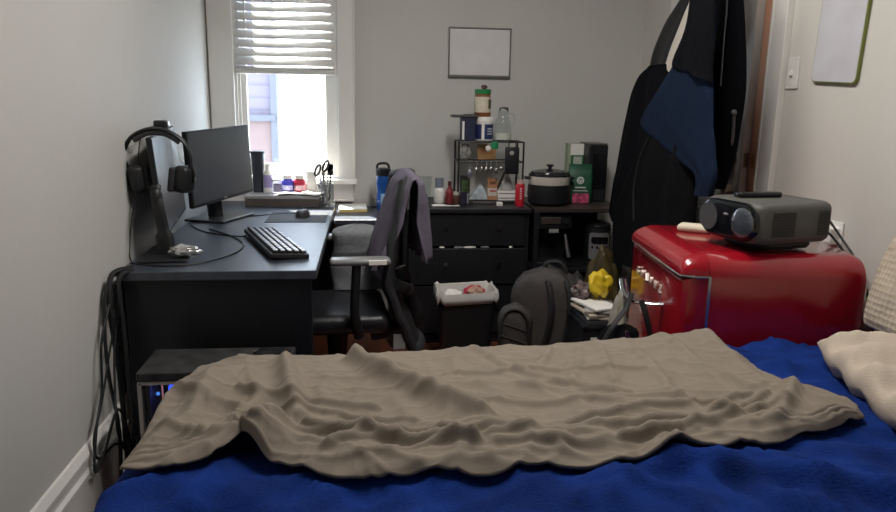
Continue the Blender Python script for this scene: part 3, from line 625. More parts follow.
c = B(); c.tube([(0.002, -0.02, 0.010), (-0.006, -0.02, 0.10), (-0.022, -0.018, 0.20), (-0.034, 0.012, 0.26)], [0.032, 0.022, 0.021, 0.022], 12, 0.6, 6); c.blob((-0.026, -0.005, 0.215), (0.022, 0.026, 0.045), 3); c.done('stand_neck', BLACK, t, True)
t, L, o0 = monitor('monitor', 'black widescreen monitor in front of the window, angled at the chair', (-0.777, 3.30, 1.170), (-0.765, 3.30, 0.838), (-0.592, 3.82, 1.197), (-0.580, 3.82, 0.846), 0.024, (-0.715, 3.63), R(70), None, (0.30, 0.21))
c = B(); c.tube([(-0.02, -0.01, 0.010), (-0.025, -0.008, 0.12), (-0.012, -0.015, 0.26)], [0.036, 0.03, 0.03], 12, 0.6, 5); c.done('stand_neck', BLACK, t, True)
# webcam and headphones on the near monitor
wc = thing('webcam', 'small black webcam clipped on top of the edge-on monitor', 'webcam', (-0.788, 2.95, 1.194))
B().box((0, 0, 0.024), (0.052, 0.034, 0.030), 0.008, Matrix.Rotation(R(-8), 3, 'Z'), 3).done('body', BLACK, wc, True)
B().box((0.012, 0.0, 0.003), (0.035, 0.03, 0.012), 0.003).done('clip', DARKGREY, wc)
c = B(); c.tube([(0.027, -0.003, 0.026), (0.031, -0.003, 0.026)], 0.010, 16); c.done('lens', M('white_lens_ring', (0.6, 0.6, 0.6), 0.2), wc, True)
c = B(); c.tube([(-0.02, 0, 0.02), (-0.045, -0.06, 0.0), (-0.053, -0.12, -0.06), (-0.050, -0.15, -0.20)], 0.0025, 6, 1, 6); c.done('cable', BLACK, wc, True)
hp = thing('headphones', 'black over-ear headset hanging over the edge-on monitor', 'headphones', (-0.765, 2.79, 0.985))
arc = [(-0.104, 0, 0.075), (-0.112, 0, 0.125), (-0.085, 0, 0.180), (-0.030, 0, 0.210), (0.030, 0, 0.208), (0.085, 0, 0.175), (0.110, 0, 0.12), (0.104, 0, 0.065)]
c = B(); c.tube(arc, 0.0075, 8, 1.9, 6); c.done('headband', BLACK, hp, True)
c = B(); c.tube([(-0.080, 0, 0.176), (-0.030, 0, 0.202), (0.030, 0, 0.200), (0.080, 0, 0.170)], 0.008, 8, 1.8, 6); c.done('cushion', DARKGREY, hp, True)
for s in (-1, 1):
    rt = Matrix.Rotation(R(8 * s), 3, 'Y') @ Matrix.Rotation(R(-25 * s), 3, 'Z')
    x = -0.075 if s < 0 else 0.085
    c = B(); c.box((x, 0, 0.035), (0.055, 0.075, 0.098), 0.020, rt, 4); cup = c.done('ear_cup', BLACK, hp, True)
    c = B(); c.box((x + (-s) * 0.028, -s * 0.010, 0.035), (0.018, 0.066, 0.088), 0.008, rt, 3); c.done('ear_pad', M('ear_foam', (0.02, 0.02, 0.022), 0.9), cup, True)
    c = B(); c.tube([(x + s * 0.026, 0.0, 0.085), (x + s * 0.034, 0, 0.055), (x + s * 0.030, 0, 0.025)], 0.006, 8, 1.6, 4); c.done('yoke', GLOSS, cup, True)
c = B(); c.tube([(-0.075, -0.012, -0.015), (-0.092, -0.03, -0.10), (-0.102, -0.04, -0.19), (-0.096, -0.06, -0.252), (-0.05, -0.05, -0.256)], 0.0022, 6, 1, 7); c.done('cable', BLACK, hp, True); hp.scale = (1.07, 1.0, 1.04)

pk = B().blob((-0.655, 2.66, 0.775), (0.055, 0.030, 0.022), 4, 0.35, 2.2, 3)
tag(pk.done('packet', M('silver_film', (0.62, 0.62, 0.62), 0.22, 0.85, var=0.3, scale=30, bump=0.3), None, True, edge=30), 'crumpled shiny silver packet at the foot of the near monitor', 'packet')

# ------------------------------------------------------------------ keyboard, mouse, pad
kx, ky0 = (-0.463, 3.20), (-0.272, 2.63)
kl = math.hypot(kx[0] - ky0[0], kx[1] - ky0[1]) * 0.93
kb = thing('keyboard', 'black keyboard standing askew on the near end of the desk', 'keyboard', ((kx[0] + ky0[0]) / 2, (kx[1] + ky0[1]) / 2, 0.740), math.atan2(kx[1] - ky0[1], kx[0] - ky0[0]))
tilt = Matrix.Rotation(R(5), 3, 'X')
c = B(); c.box((0, 0, 0.014), (kl, 0.145, 0.018), 0.004, tilt); c.done('case', BLACK, kb)
KEY = M('key_cap', (0.035, 0.036, 0.04), 0.28, var=0.1)
pitch = (kl - 0.016) / 17
for r_ in range(5):
    row = B(); widths = [1] * 17
    if r_ == 4: widths = [1.25, 1.25, 1.25, 5.5, 1.25, 1.25, 1.25, 1, 1, 1, 1]
    if r_ == 2: widths = [1.75] + [1] * 11 + [2.25, 1, 1]
    if r_ == 3: widths = [2.25] + [1] * 10 + [1.75, 1, 1, 1]
    x = -kl / 2 + 0.008
    for wk in widths:
        ww = wk * pitch
        if x + ww > kl / 2 - 0.004: break
        row.box(tilt @ Vector((x + ww / 2, 0.052 - r_ * 0.026, 0.026)) + Vector((0, 0, 0.004)), (ww - 0.004, 0.021, 0.012), 0.003, tilt, 1); x += ww
    row.done('key_row', KEY, kb)
c = B(); c.tube([(kl / 2 - 0.06, 0.07, 0.01), (kl / 2 - 0.03, 0.11, 0.004), (kl / 2 + 0.12, 0.22, 0.004), (kl / 2 + 0.32, 0.26, 0.004)], 0.003, 6, 1, 6); c.done('cable', BLACK, kb, True)
mp_ = B(); mp_.box((-0.34, 3.66, 0.7415), (0.29, 0.33, 0.003), 0.001); tag(mp_.done('mouse_pad', M('pad_cloth', (0.035, 0.038, 0.046), 0.75)), 'thin dark mouse pad on the sunny back part of the desk', 'mouse pad')
ms = thing('mouse', 'dark computer mouse on the mouse pad', 'mouse', (-0.315, 3.67, 0.7435), R(80))
c = B()
def mf(u, v):
    a = 2 * PI * u; e = math.sin(PI * 0.5 * (1 - v)); hz = 0.036 * v ** 0.6 if v > 0 else 0
    k = (1 - v ** 2.6) ** 0.5 if v < 1 else 0
    return Vector((0.060 * k * math.cos(a) * (1.0), 0.033 * k * math.sin(a) * (1 - 0.12 * math.cos(a)), hz * (1 - 0.18 * math.cos(a) * k)))
c.grid(mf, 32, 14); bmesh.ops.remove_doubles(c.bm, verts=c.bm.verts[:], dist=0.0003); c.done('body', DARKGREY, ms, True, edge=180)
c = B(); c.tube([(0.032, -0.004, 0.030), (0.032, 0.004, 0.030)], 0.009, 16); c.done('scroll_wheel', BLACK, ms, True)
c = B(); c.tube([(0.058, 0, 0.006), (0.09, 0.03, 0.0), (0.05, 0.15, 0.0), (-0.10, 0.30, 0.0), (-0.22, 0.32, 0.0)], 0.0025, 6, 1, 6); c.done('cable', BLACK, ms, True)
cb = B(); cb.tube([(-0.83, 2.60, 0.744), (-0.70, 2.55, 0.744), (-0.58, 2.60, 0.744), (-0.50, 2.75, 0.744), (-0.49, 2.92, 0.744), (-0.56, 3.1, 0.744), (-0.70, 3.30, 0.744)], 0.003, 6, 1, 8)
tag(cb.done('cable', BLACK, None, True), 'thin black cable looping over the near end of the desktop', 'cable')

# ------------------------------------------------------------------ things at the window end of the desk
tr = thing('flat_box', 'flat pale grey box under papers and bottles at the window end', 'box', (-0.455, 4.10, 0.740), R(-2))
B().box((0, 0, 0.022), (0.40, 0.17, 0.044), 0.003).done('body', M('grey_brown_box', (0.09, 0.075, 0.068), 0.6), tr)
B().box((0, 0, 0.053), (0.405, 0.175, 0.018), 0.003).done('lid', M('pale_grey_box', (0.34, 0.33, 0.33), 0.5), tr)

for i, (x, y, rz, wv) in enumerate(((-0.40, 4.085, 8, 0.18), (-0.30, 4.06, -12, 0.12))):
    p = B(); p.grid(lambda u, v: Vector(((u - 0.5) * wv, (v - 0.5) * 0.12, 0.006 + 0.004 * math.sin(u * 5 + i) + 0.004 * u * v)), 10, 8)
    o = p.done('paper', PAPER, None, True, 0.0008); o.location = (x, y, 0.8025 + 0.004 * i); o.rotation_euler = (0, 0, R(rz)); tag(o, ['wide loose white sheet on the flat grey box', 'narrow white sheet at the right end of the flat grey box'][i], 'paper', 'papers on the flat box')
def jar(name, label, cat_, loc, r, h, body, lid=None, lidh=0.02, lidr=None, group=None, neck=0.0, seg=24):
    t = thing(name, label, cat_, loc, 0, group); lidr = lidr or r * 0.85
    z1 = h - (lidh if lid else 0)
    prof = [(0, 0), (r * 0.94, 0), (r, 0.004), (r, z1 - neck - 0.008), (r * 0.93, z1 - neck), (lidr * 0.95, z1 - neck * 0.3), (lidr * 0.95, z1), (0, z1)]
    B().lathe((0, 0, 0), prof, seg).done('body', body, t, True)
    if lid: B().lathe((0, 0, z1), [(0, 0), (lidr, 0), (lidr, lidh - 0.002), (lidr - 0.003, lidh), (0, lidh)], seg).done('lid', lid, t, True)
    return t
def label_band(t, r, z0, z1, mat, a0=-2.6, a1=-0.5):
    b = B(); b.grid(lambda u, v: Vector((r * math.cos(a0 + u * (a1 - a0)), r * math.sin(a0 + u * (a1 - a0)), z0 + v * (z1 - z0))), 20, 1); b.done('paper_label', mat, t, True)
ZS = 0.8025
t = thing('tumbler', 'tall dark tapered tumbler behind the widescreen monitor', 'cup', (-0.605, 4.19, 0.740))
B().lathe((0, 0, 0), [(0, 0), (0.024, 0), (0.027, 0.01), (0.039, 0.285), (0.0, 0.285)], 24).done('body', M('smoke_plastic', (0.035, 0.04, 0.055), 0.2), t, True)
B().lathe((0, 0, 0.283), [(0, 0), (0.041, 0), (0.041, 0.010), (0, 0.012)], 24).done('lid', BLACK, t, True)
t = jar('spray_bottle', 'slim white bottle with purple print beside the dark tumbler', 'bottle', (-0.548, 4.165, ZS), 0.027, 0.165, WHITE, WHITE, 0.03, 0.014, neck=0.03)
label_band(t, 0.0275, 0.03, 0.10, M('lavender_print', (0.35, 0.30, 0.55), 0.5))
t = jar('jar', 'small clear glass jar left of the blue jar at the window', 'jar', (-0.500, 4.150, ZS), 0.030, 0.080, CLEAR, M('frosted_lid', (0.6, 0.62, 0.6), 0.4), 0.012, 0.028, neck=0.006)
t = jar('bottle', 'blue pill bottle with a white cap at the window', 'bottle', (-0.438, 4.150, ZS), 0.034, 0.105, M('blue_bottle', (0.07, 0.075, 0.55), 0.3), WHITE, 0.024, 0.026, 'supplement bottles at the window', 0.008)
label_band(t, 0.0345, 0.018, 0.045, M('pale_label', (0.5, 0.5, 0.75), 0.5))
t = jar('bottle', 'red pill bottle with a white cap at the window', 'bottle', (-0.372, 4.150, ZS), 0.034, 0.105, M('red_bottle', (0.45, 0.03, 0.06), 0.3), WHITE, 0.024, 0.026, 'supplement bottles at the window', 0.008)
label_band(t, 0.0345, 0.018, 0.045, M('pink_label', (0.7, 0.45, 0.5), 0.5))
t = thing('carton', 'plain white narrow carton right of the red pill bottle', 'box', (-0.305, 4.160, ZS)); B().box((0, 0, 0.06), (0.050, 0.045, 0.12), 0.001).done('body', PAPER, t); B().box((0, 0, 0.1215), (0.052, 0.047, 0.003), 0.001).done('flap', WHITE, t)
t = thing('pencil_cup', 'wire mesh pencil cup with pens on the desk by the window', 'cup', (-0.222, 4.10, 0.740))
MW = M('grey_mesh', (0.22, 0.23, 0.23), 0.35, 0.5)
c = B(); c.lathe((0, 0, 0), [(0, 0), (0.042, 0)], 24); c.done('base', MW, t)
c = B()
for k in range(26):
    a = k * 2 * PI / 26
    for s in (-1, 1): c.tube([(0.043 * math.cos(a + s * z * 6), 0.043 * math.sin(a + s * z * 6), z) for z in (0.0, 0.04, 0.08, 0.118)], 0.0012, 4)
for z in (0.002, 0.118): c.tube([(0.043 * math.cos(k * PI / 12), 0.043 * math.sin(k * PI / 12), z) for k in range(25)], 0.0025, 6)
c.done('mesh_wall', MW, t)
sc = thing('scissors', 'black handled scissors standing in the pencil cup', 'scissors', (-0.222, 4.10, 0.742))
HB = M('black_tan_handle', (0.035, 0.032, 0.03), 0.4)
for s in (-1, 1):
    cx, cz = -0.022 + s * 0.022, 0.205 + s * 0.012
    c = B(); c.tube([(cx + 0.016 * math.cos(k * PI / 10) * 0.8 + 0.010 * math.sin(k * PI / 10), 0.0, cz + 0.030 * math.sin(k * PI / 10)) for k in range(21)], 0.0058, 8); c.done('handle', HB, sc, True)
    c = B(); c.box((-0.008 + s * 0.004, s * 0.002, 0.10), (0.012, 0.002, 0.17), 0, Matrix.Rotation(R(-5 * s - 4), 3, 'Y')); c.done('blade', STEEL, sc)
for i, (x0, y0, x1, y1, zt, mt_, lb) in enumerate(((0.018, 0.0, 0.028, 0.01, 0.19, BLACK, 'black pen leaning right in the pencil cup'), (0.0, 0.015, 0.012, 0.03, 0.17, GREYF, 'grey pen at the back of the pencil cup'), (-0.015, -0.01, -0.028, -0.025, 0.15, M('dark_blue_pen', (0.03, 0.05, 0.2), 0.4), 'dark blue pen leaning left in the pencil cup'))):
    p = B(); p.tube([(-0.222 + x0, 4.10 + y0, 0.745), (-0.222 + x1, 4.10 + y1, 0.745 + zt)], 0.0042, 8); tag(p.done('pen', mt_, None, True), lb, 'pen', 'pens in the mesh cup')

# ------------------------------------------------------------------ whiteboard on the back wall, board on the right wall
wb = thing('whiteboard', 'small grey-framed whiteboard hanging on the back wall', 'whiteboard', (0.664, YB, 1.607))
rwb = Matrix.Rotation(R(-0.3), 3, 'Y')
B().box((0, -0.008, 0), (0.350, 0.010, 0.262), 0, rwb).done('writing_surface', M('board_white', (0.66, 0.65, 0.66), 0.3), wb)
c = B()
for z, h_ in ((0.135, 0.008), (-0.135, 0.014)): c.box((0, -0.011, z), (0.366, 0.018, h_), 0.002)
for x in (-0.179, 0.179): c.box((x, -0.011, 0), (0.008, 0.018, 0.270), 0.002)
c.done('frame', M('grey_frame', (0.17, 0.165, 0.165), 0.35, 0.4), wb)
rb = thing('dry_erase_board', 'tall rounded whiteboard with a green edge on the right wall', 'whiteboard', (XR, 2.425, 1.78))
def rrect(w_, h_, r_, n=6):
    o = []
    for cx, cy, a0 in ((w_ / 2 - r_, h_ / 2 - r_, 0), (-w_ / 2 + r_, h_ / 2 - r_, 90), (-w_ / 2 + r_, -h_ / 2 + r_, 180), (w_ / 2 - r_, -h_ / 2 + r_, 270)):
        for k in range(n + 1): a = R(a0 + 90 * k / n); o.append((cx + r_ * math.cos(a), cy + r_ * math.sin(a)))
    return o
tl = R(3)
def rbp(x): return lambda p: Vector((x, p[0] * math.cos(tl) - p[1] * math.sin(tl), p[1] * math.cos(tl) + p[0] * math.sin(tl)))
B().prism(rrect(0.255, 0.74, 0.022), rbp(-0.002), rbp(-0.012)).done('edge', M('olive_edge', (0.16, 0.19, 0.035), 0.4), rb)
B().prism(rrect(0.246, 0.731, 0.020), rbp(-0.011), rbp(-0.014)).done('writing_surface', M('board_grey', (0.56, 0.56, 0.60), 0.3), rb)
sw = thing('light_switch', 'white light switch plate by the door casing', 'switch', (XR, 2.705, 1.455))
B().box((-0.004, 0, 0), (0.008, 0.075, 0.12), 0.003).done('plate', TRIM, sw); B().box((-0.012, 0, 0.0), (0.012, 0.010, 0.024), 0.002, Matrix.Rotation(R(20), 3, 'Y')).done('toggle', WHITE, sw)
ot = thing('power_adapter', 'small white plug adapter on the right wall behind the projector', 'adapter', (XR - 0.002, 2.33, 0.885))
B().box((-0.018, 0, 0), (0.036, 0.05, 0.06), 0.006).done('body', WHITE, ot); B().box((-0.002, 0, -0.01), (0.004, 0.075, 0.12), 0.001).done('wall_plate', WHITE, ot)

# ------------------------------------------------------------------ projector, remote and soap on the fridge
FT = 0.8765
pj = thing('projector', 'grey projector with a glossy black front on the fridge', 'projector', (1.307, 2.202, FT + 0.006), R(13)); pj.scale = (0.92, 1, 1)
def rbox(L_, W_, H_, r_, z0=0.0):
    m = B(); pl_ = rrect(L_, W_, r_, 8); rings = []
    for z, k in ((0, 0.012), (0.010, 0.003), (0.02, 0.0), (H_ - 0.02, 0.0), (H_ - 0.008, 0.004), (H_, 0.014)):
        rings.append(m.ring([Vector((p[0] * (1 - 2 * k / L_), p[1] * (1 - 2 * k / W_), z0 + z)) for p in pl_]))
    return m.skin(rings)
rbox(0.335, 0.265, 0.125, 0.045, 0.025).done('body', M('projector_grey', (0.085, 0.083, 0.078), 0.55, var=0.05), pj, True)
c = B(); rings = []
for x, k in ((-0.155, 0.0), (-0.172, 0.0), (-0.180, 0.006), (-0.182, 0.014)):
    rings.append(c.ring([Vector((x, p[0] * (1 - k * 6), 0.0875 + p[1] * (1 - k * 10))) for p in rrect(0.246, 0.120, 0.052, 8)]))
c.skin(rings); fp = c.done('front_panel', GLOSS, pj, True, edge=30)
c = B(); c.tube([(-0.178, -0.075, 0.0875), (-0.184, -0.075, 0.0875), (-0.187, -0.075, 0.0875)], [0.047, 0.047, 0.040], 32); c.done('lens', M('lens_glass', (0.05, 0.06, 0.075), 0.05, coat=1.0), fp, True)
c = B(); c.tube([(-0.178, 0.082, 0.0875), (-0.184, 0.082, 0.0875)], 0.044, 32); c.done('speaker_grille', DARKGREY, fp, True)
c = B(); c.blob((-0.183, 0.0, 0.105), (0.003, 0.012, 0.004), 2); c.done('mark', M('dim_mark', (0.25, 0.25, 0.26), 0.4), fp)
GR = M('vent_dark', (0.03, 0.03, 0.03), 0.7)
for x0, x1 in ((-0.110, -0.015), (0.085, 0.135)):
    for k in range(16): pass
    c = B()
    for k in range(15): c.box(((x0 + x1) / 2, -0.1335, 0.050 + 0.0052 * k), (x1 - x0, 0.003, 0.003))
    c.done('vent', GR, pj)
c = B(); rings = []
pl_ = rrect(0.25, 0.20, 0.05, 8)
for z, k in ((0.0, 0.94), (0.012, 1.0), (0.028, 0.95)): rings.append(c.ring([Vector((p[0] * k + 0.005, p[1] * k, z)) for p in pl_]))
c.skin(rings); c.done('stand', BLACK, pj, True)
rm = B(); rm.box((0, 0, 0.009), (0.155, 0.042, 0.018), 0.006, None, 3); o = rm.done('remote_control', GLOSS, None, True); o.location = (1.285, 2.235, FT + 0.1565); o.rotation_euler = (0, 0, R(4)); tag(o, 'black remote control lying on top of the projector', 'remote')
for i, pts in enumerate(([(1.490, 2.275, 0.985), (1.56, 2.30, 0.975), (1.605, 2.25, 0.90), (1.625, 2.14, 0.79), (1.627, 2.05, 0.60), (1.627, 2.00, 0.40)], [(1.485, 2.290, 0.955), (1.55, 2.31, 0.935), (1.60, 2.27, 0.885), (1.622, 2.20, 0.80), (1.626, 2.12, 0.60), (1.626, 2.08, 0.40)])):
    c = B(); c.tube(pts, 0.0042, 8, 1, 8); tag(c.done('cable', BLACK, None, True), ['upper of the two black cables from the projector to the wall', 'lower of the two black cables from the projector to the wall'][i], 'cable', 'projector cables')
sp = B(); sp.box((0, 0, 0.013), (0.115, 0.075, 0.026), 0.012, Matrix.Rotation(R(-35), 3, 'Z'), 3); o = sp.done('sponge', M('cream_sponge', (0.66, 0.60, 0.47), 0.9, bump=0.4), None, True); o.location = (1.190, 2.47, FT); tag(o, 'cream sponge lying on the fridge in front of the projector', 'sponge')

# ------------------------------------------------------------------ wire rack on the dresser and what it carries
DT = 0.765
wr_ = thing('wire_rack', 'black two-tier wire rack standing on the dresser', 'rack', (0.695, 4.06, DT))
BW = M('black_wire', (0.012, 0.012, 0.013), 0.4)
for x in (-0.182, 0.182):
    for y in (-0.085, 0.085):
        c = B(); c.tube([(x, y, 0.0), (x, y, 0.345)], 0.0055, 8); c.done('upright', BW, wr_, True)
for z in (0.345, 0.235, 0.012):
    c = B()
    for y in (-0.085, 0.085): c.tube([(-0.182, y, z), (0.182, y, z)], 0.004, 8)
    for x in (-0.182, 0.182): c.tube([(x, -0.085, z), (x, 0.085, z)], 0.004, 8)
    if z != 0.235:
        for k in range(1, 14): c.tube([(-0.182 + 0.364 * k / 14, -0.085, z), (-0.182 + 0.364 * k / 14, 0.085, z)], 0.0016, 6)
    c.done('tier' if z != 0.235 else 'rail', BW, wr_, True)
TOP = DT + 0.350
NB = M('navy_carton', (0.012, 0.018, 0.055), 0.5)
t = thing('tea_box', 'dark navy box on the rack top, left of the tub', 'box', (0.570, 4.06, TOP)); B().box((0, 0, 0.0625), (0.075, 0.10, 0.125), 0.002).done('body', NB, t); B().box((-0.030, -0.0505, 0.055), (0.012, 0.001, 0.10)).done('white_stripe', PAPER, t)
t = thing('box_lid', 'flat dark grey lid resting on the navy box', 'lid', (0.550, 4.06, TOP + 0.1255)); B().box((0, 0, 0.007), (0.145, 0.11, 0.014), 0.003).done('body', DARKGREY, t)
B().box((0.035, 0, 0.0155), (0.07, 0.10, 0.004), 0.001).done('raised_rim', BLACK, t)
t = thing('tub', 'white tub with a blue and white label under the peanut butter', 'tub', (0.664, 4.06, TOP))
B().lathe((0, 0, 0), [(0, 0), (0.049, 0), (0.051, 0.003), (0.051, 0.10), (0, 0.10)], 28).done('body', WHITE, t, True)
B().lathe((0, 0, 0.10), [(0, 0), (0.055, 0), (0.055, 0.018), (0.050, 0.030), (0, 0.030)], 28).done('lid', WHITE, t, True)
label_band(t, 0.0516, 0.008, 0.090, M('navy_label', (0.02, 0.028, 0.11), 0.5), -3.0, -0.1)
b = B()
for zz in (0.062, 0.048, 0.034): b.grid(lambda u, v: Vector((0.0522 * math.cos(-1.35 + u * 0.7), 0.0522 * math.sin(-1.35 + u * 0.7), zz + v * 0.007)), 10, 1)
b.done('label_print', M('pale_blue_label', (0.45, 0.47, 0.55), 0.5), t, True)
label_band(t, 0.0524, 0.006, 0.093, PAPER, -1.98, -1.68)
t = jar('peanut_butter_jar', 'green-lidded jar of brown spread stacked on the white tub', 'jar', (0.652, 4.06, TOP + 0.1305), 0.047, 0.150, M('peanut_butter', (0.22, 0.085, 0.03), 0.35), M('green_lid', (0.01, 0.20, 0.055), 0.4), 0.026, 0.046, neck=0.012, seg=28)
label_band(t, 0.0475, 0.024, 0.108, M('cream_label', (0.62, 0.56, 0.44), 0.6, var=0.12, scale=60), -3.0, -0.3)
label_band(t, 0.0479, 0.045, 0.095, M('dark_peanut_picture', (0.10, 0.09, 0.05), 0.6, var=0.4, scale=60), -1.0, -0.35)
tag(B().blob((0.658, 4.055, TOP + 0.292), (0.017, 0.014, 0.012), 3, 0.4, 3, 2).done('trinket', M('dusky_pink', (0.14, 0.06, 0.075), 0.6, var=0.6, scale=60), None, True), 'tiny dark pink trinket on top of the green jar lid', 'trinket')
t = thing('glass_jug', 'clear glass jug of white powder on the rack top', 'jug', (0.770, 4.06, TOP))
B().lathe((0, 0, 0), [(0.0, 0), (0.050, 0), (0.053, 0.006), (0.052, 0.05), (0.046, 0.10), (0.032, 0.135), (0.028, 0.145), (0.034, 0.165), (0.032, 0.165), (0.026, 0.145), (0.030, 0.134), (0.043, 0.10), (0.049, 0.05), (0.049, 0.008), (0, 0.005)], 28, False).done('vessel', CLEAR, t, True)
B().lathe((0, 0, 0.006), [(0, 0), (0.0475, 0), (0.048, 0.034), (0.0, 0.038)], 28).done('powder', M('white_powder', (0.78, 0.75, 0.68), 0.9), t, True)
c = B(); c.tube([(0.030, 0, 0.150), (0.058, 0, 0.145), (0.066, 0, 0.105), (0.052, 0, 0.075)], 0.005, 8, 1, 6); c.done('handle', CLEAR, t, True)
c = B(); c.tube([(-0.020, -0.02, 0.165), (-0.018, -0.02, 0.18), (0.018, -0.02, 0.18), (0.022, -0.02, 0.163)], 0.005, 8, 1, 4); c.blob((0.012, -0.02, 0.178), (0.010, 0.008, 0.008), 2); c.done('clasp', M('dark_clasp', (0.09, 0.08, 0.075), 0.4, 0.6), t, True)
# hanging from / behind the rack rails
t = thing('pouch', 'black pouch hanging at the right end of the wire rack', 'pouch', (0.810, 3.962, 0.935)); B().box((0, 0, 0.075), (0.080, 0.020, 0.15), 0.009, None, 3).done('body', BLACK, t, True)
c = B(); c.tube([(-0.02, 0, 0.148), (-0.015, 0.004, 0.178), (0.015, 0.004, 0.178), (0.02, 0, 0.148)], 0.003, 6, 1, 4); c.done('loop', BLACK, t, True)
c = B(); c.tube([(-0.005, -0.012, 0.118), (-0.005, -0.016, 0.118)], 0.012, 16); c.done('badge', M('grey_badge', (0.4, 0.38, 0.37), 0.4), t, True)
t = thing('hanging_cup', 'green cup hanging from the middle of the rack top', 'cup', (0.710, 3.962, 1.072)); B().lathe((0, 0, 0), [(0, 0), (0.019, 0.002), (0.022, 0.02), (0.018, 0.038), (0, 0.042)], 20).done('body', M('green_cap', (0.01, 0.22, 0.08), 0.4), t, True)
c = B(); c.tube([(0, 0, 0.040), (0, 0.006, 0.05)], 0.002, 6); c.done('cord', BLACK, t)
tag(B().blob((0.676, 3.962, 1.075), (0.016, 0.010, 0.017), 3, 0.3, 3, 1).done('tag', M('white_tag', (0.65, 0.63, 0.6), 0.5), None, True), 'small white tag hanging left of the green cup', 'tag')
t = thing('carton', 'brown carton on the back of the rack behind the green cup', 'box', (0.690, 4.11, 1.004)); B().box((0, 0, 0.042), (0.105, 0.05, 0.084), 0.002).done('body', CARD, t); B().box((0.0, -0.0255, 0.045), (0.07, 0.001, 0.03)).done('printed_panel', M('orange_brown', (0.38, 0.17, 0.06), 0.6), t)
t = thing('plastic_bag', 'clear plastic bag at the left inside of the rack', 'bag', (0.560, 4.08, 1.002)); B().blob((0, 0, 0.045), (0.038, 0.03, 0.045), 3, 0.35, 2.5, 5).done('body', M('grey_film', (0.42, 0.41, 0.39), 0.25, alpha=0.7), t, True)
for i, x in enumerate((0.575, 0.612, 0.642, 0.668, 0.694, 0.724, 0.752)):
    s = B(); h_ = (0.085, 0.06, 0.05, 0.055, 0.05, 0.06, 0.045)[i]
    s.tube([(x, 3.960, 1.000 + 0.006), (x, 3.957, 1.000 - 0.012), (x, 3.960, 1.000 - h_ * 0.55)], 0.0022, 6); s.blob((x, 3.958, 1.0 - h_ * 0.80), (0.011 if i else 0.018, 0.0035, h_ * 0.3), 2)
    tag(s.done('measuring_spoon', STEEL if i else M('bluish_steel', (0.32, 0.34, 0.40), 0.3, 0.8), None, True), ['large bluish ladle hanging leftmost on the rack rail', 'second small spoon from the left on the rack rail', 'third small spoon from the left on the rack rail', 'spoon hanging at the middle of the rack rail', 'third small spoon from the right on the rack rail', 'second small spoon from the right on the rack rail', 'rightmost small spoon beside the black pouch'][i], 'spoon', 'spoons on the rack rail')

# on the dresser top
ZD = DT + 0.018
t = thing('card_box', 'black and green box standing in the left of the rack', 'box', (0.562, 4.055, ZD)); B().box((0, 0, 0.066), (0.052, 0.03, 0.132), 0.001).done('body', M('black_carton', (0.012, 0.014, 0.012), 0.5), t); B().box((0.0, -0.0155, 0.072), (0.042, 0.001, 0.075)).done('picture', M('leaf_green_print', (0.05, 0.085, 0.03), 0.6, var=0.7, scale=50), t)
t = B(); t.prism([(-0.055, 0), (0.055, 0), (0.040, 0.05), (0.012, 0.088), (-0.01, 0.06)], lambda p: Vector((0.638 + p[0], 4.03, ZD + p[1])), lambda p: Vector((0.638 + p[0], 4.075, ZD + p[1])))
tag(t.done('snack_pouch', M('pale_blue_film', (0.45, 0.52, 0.56), 0.35, var=0.35, scale=30), None, False), 'slumped pale blue and white pouch in the rack', 'pouch')
t = thing('candy_box', 'orange and white carton standing in the middle of the rack', 'box', (0.714, 4.02, ZD), R(-6)); B().box((0, 0, 0.062), (0.055, 0.025, 0.124), 0.001).done('body', M('orange_carton', (0.40, 0.20, 0.10), 0.5, var=0.2, scale=30), t)
B().box((0.0, -0.013, 0.045), (0.050, 0.001, 0.045)).done('white_panel', M('pale_panel', (0.55, 0.52, 0.48), 0.5, var=0.2, scale=60), t); B().box((0.003, -0.0138, 0.052), (0.035, 0.001, 0.010)).done('red_mark', M('red_print', (0.45, 0.08, 0.06), 0.5), t); B().box((0, -0.013, 0.098), (0.035, 0.001, 0.014)).done('brown_mark', M('brown_print', (0.18, 0.07, 0.03), 0.5), t)
t = thing('funnel', 'clear plastic cone at the right inside of the rack', 'funnel', (0.805, 4.06, ZD + 0.055)); B().lathe((0, 0, 0), [(0.042, 0), (0.038, 0.02), (0.012, 0.085), (0.009, 0.085), (0.035, 0.02), (0.039, 0)], 24, False).done('body', M('cloudy_plastic', (0.50, 0.50, 0.50), 0.3, alpha=0.65), t, True)
for i in range(2):
    t = thing('flat_box', ['lower white flat carton under the clear cone', 'upper white flat carton under the clear cone'][i], 'box', (0.800, 4.04, ZD + 0.0262 * i), R(2 - 3 * i), 'white cartons in the rack'); B().box((0, 0, 0.0128), (0.115, 0.09, 0.0255), 0.001).done('body', PAPER, t); B().box((0, -0.0455, 0.013), (0.10, 0.001, 0.006)).done('grey_line', GREYF, t)
tag(B().box((0.765, 4.075, ZD + 0.085), (0.014, 0.010, 0.15), 0.003, Matrix.Rotation(R(22), 3, 'Y')).done('spatula_handle', M('dark_brown_handle', (0.05, 0.03, 0.025), 0.5)), 'dark brown handle leaning between orange carton and clear cone', 'utensil')
t = thing('tumbler_glass', 'clear drinking glass at the left end of the dresser top', 'glass', (0.335, 4.05, DT)); B().lathe((0, 0, 0), [(0, 0), (0.033, 0), (0.038, 0.142), (0.0365, 0.142), (0.0315, 0.006), (0, 0.006)], 24, False).done('body', CLEAR, t, True)
c = B(); c.tube([(0.0378 * math.cos(k * PI / 12), 0.0378 * math.sin(k * PI / 12), 0.142) for k in range(25)], 0.0016, 6); c.done('rim', M('grey_rim', (0.3, 0.3, 0.3), 0.2), t, True)
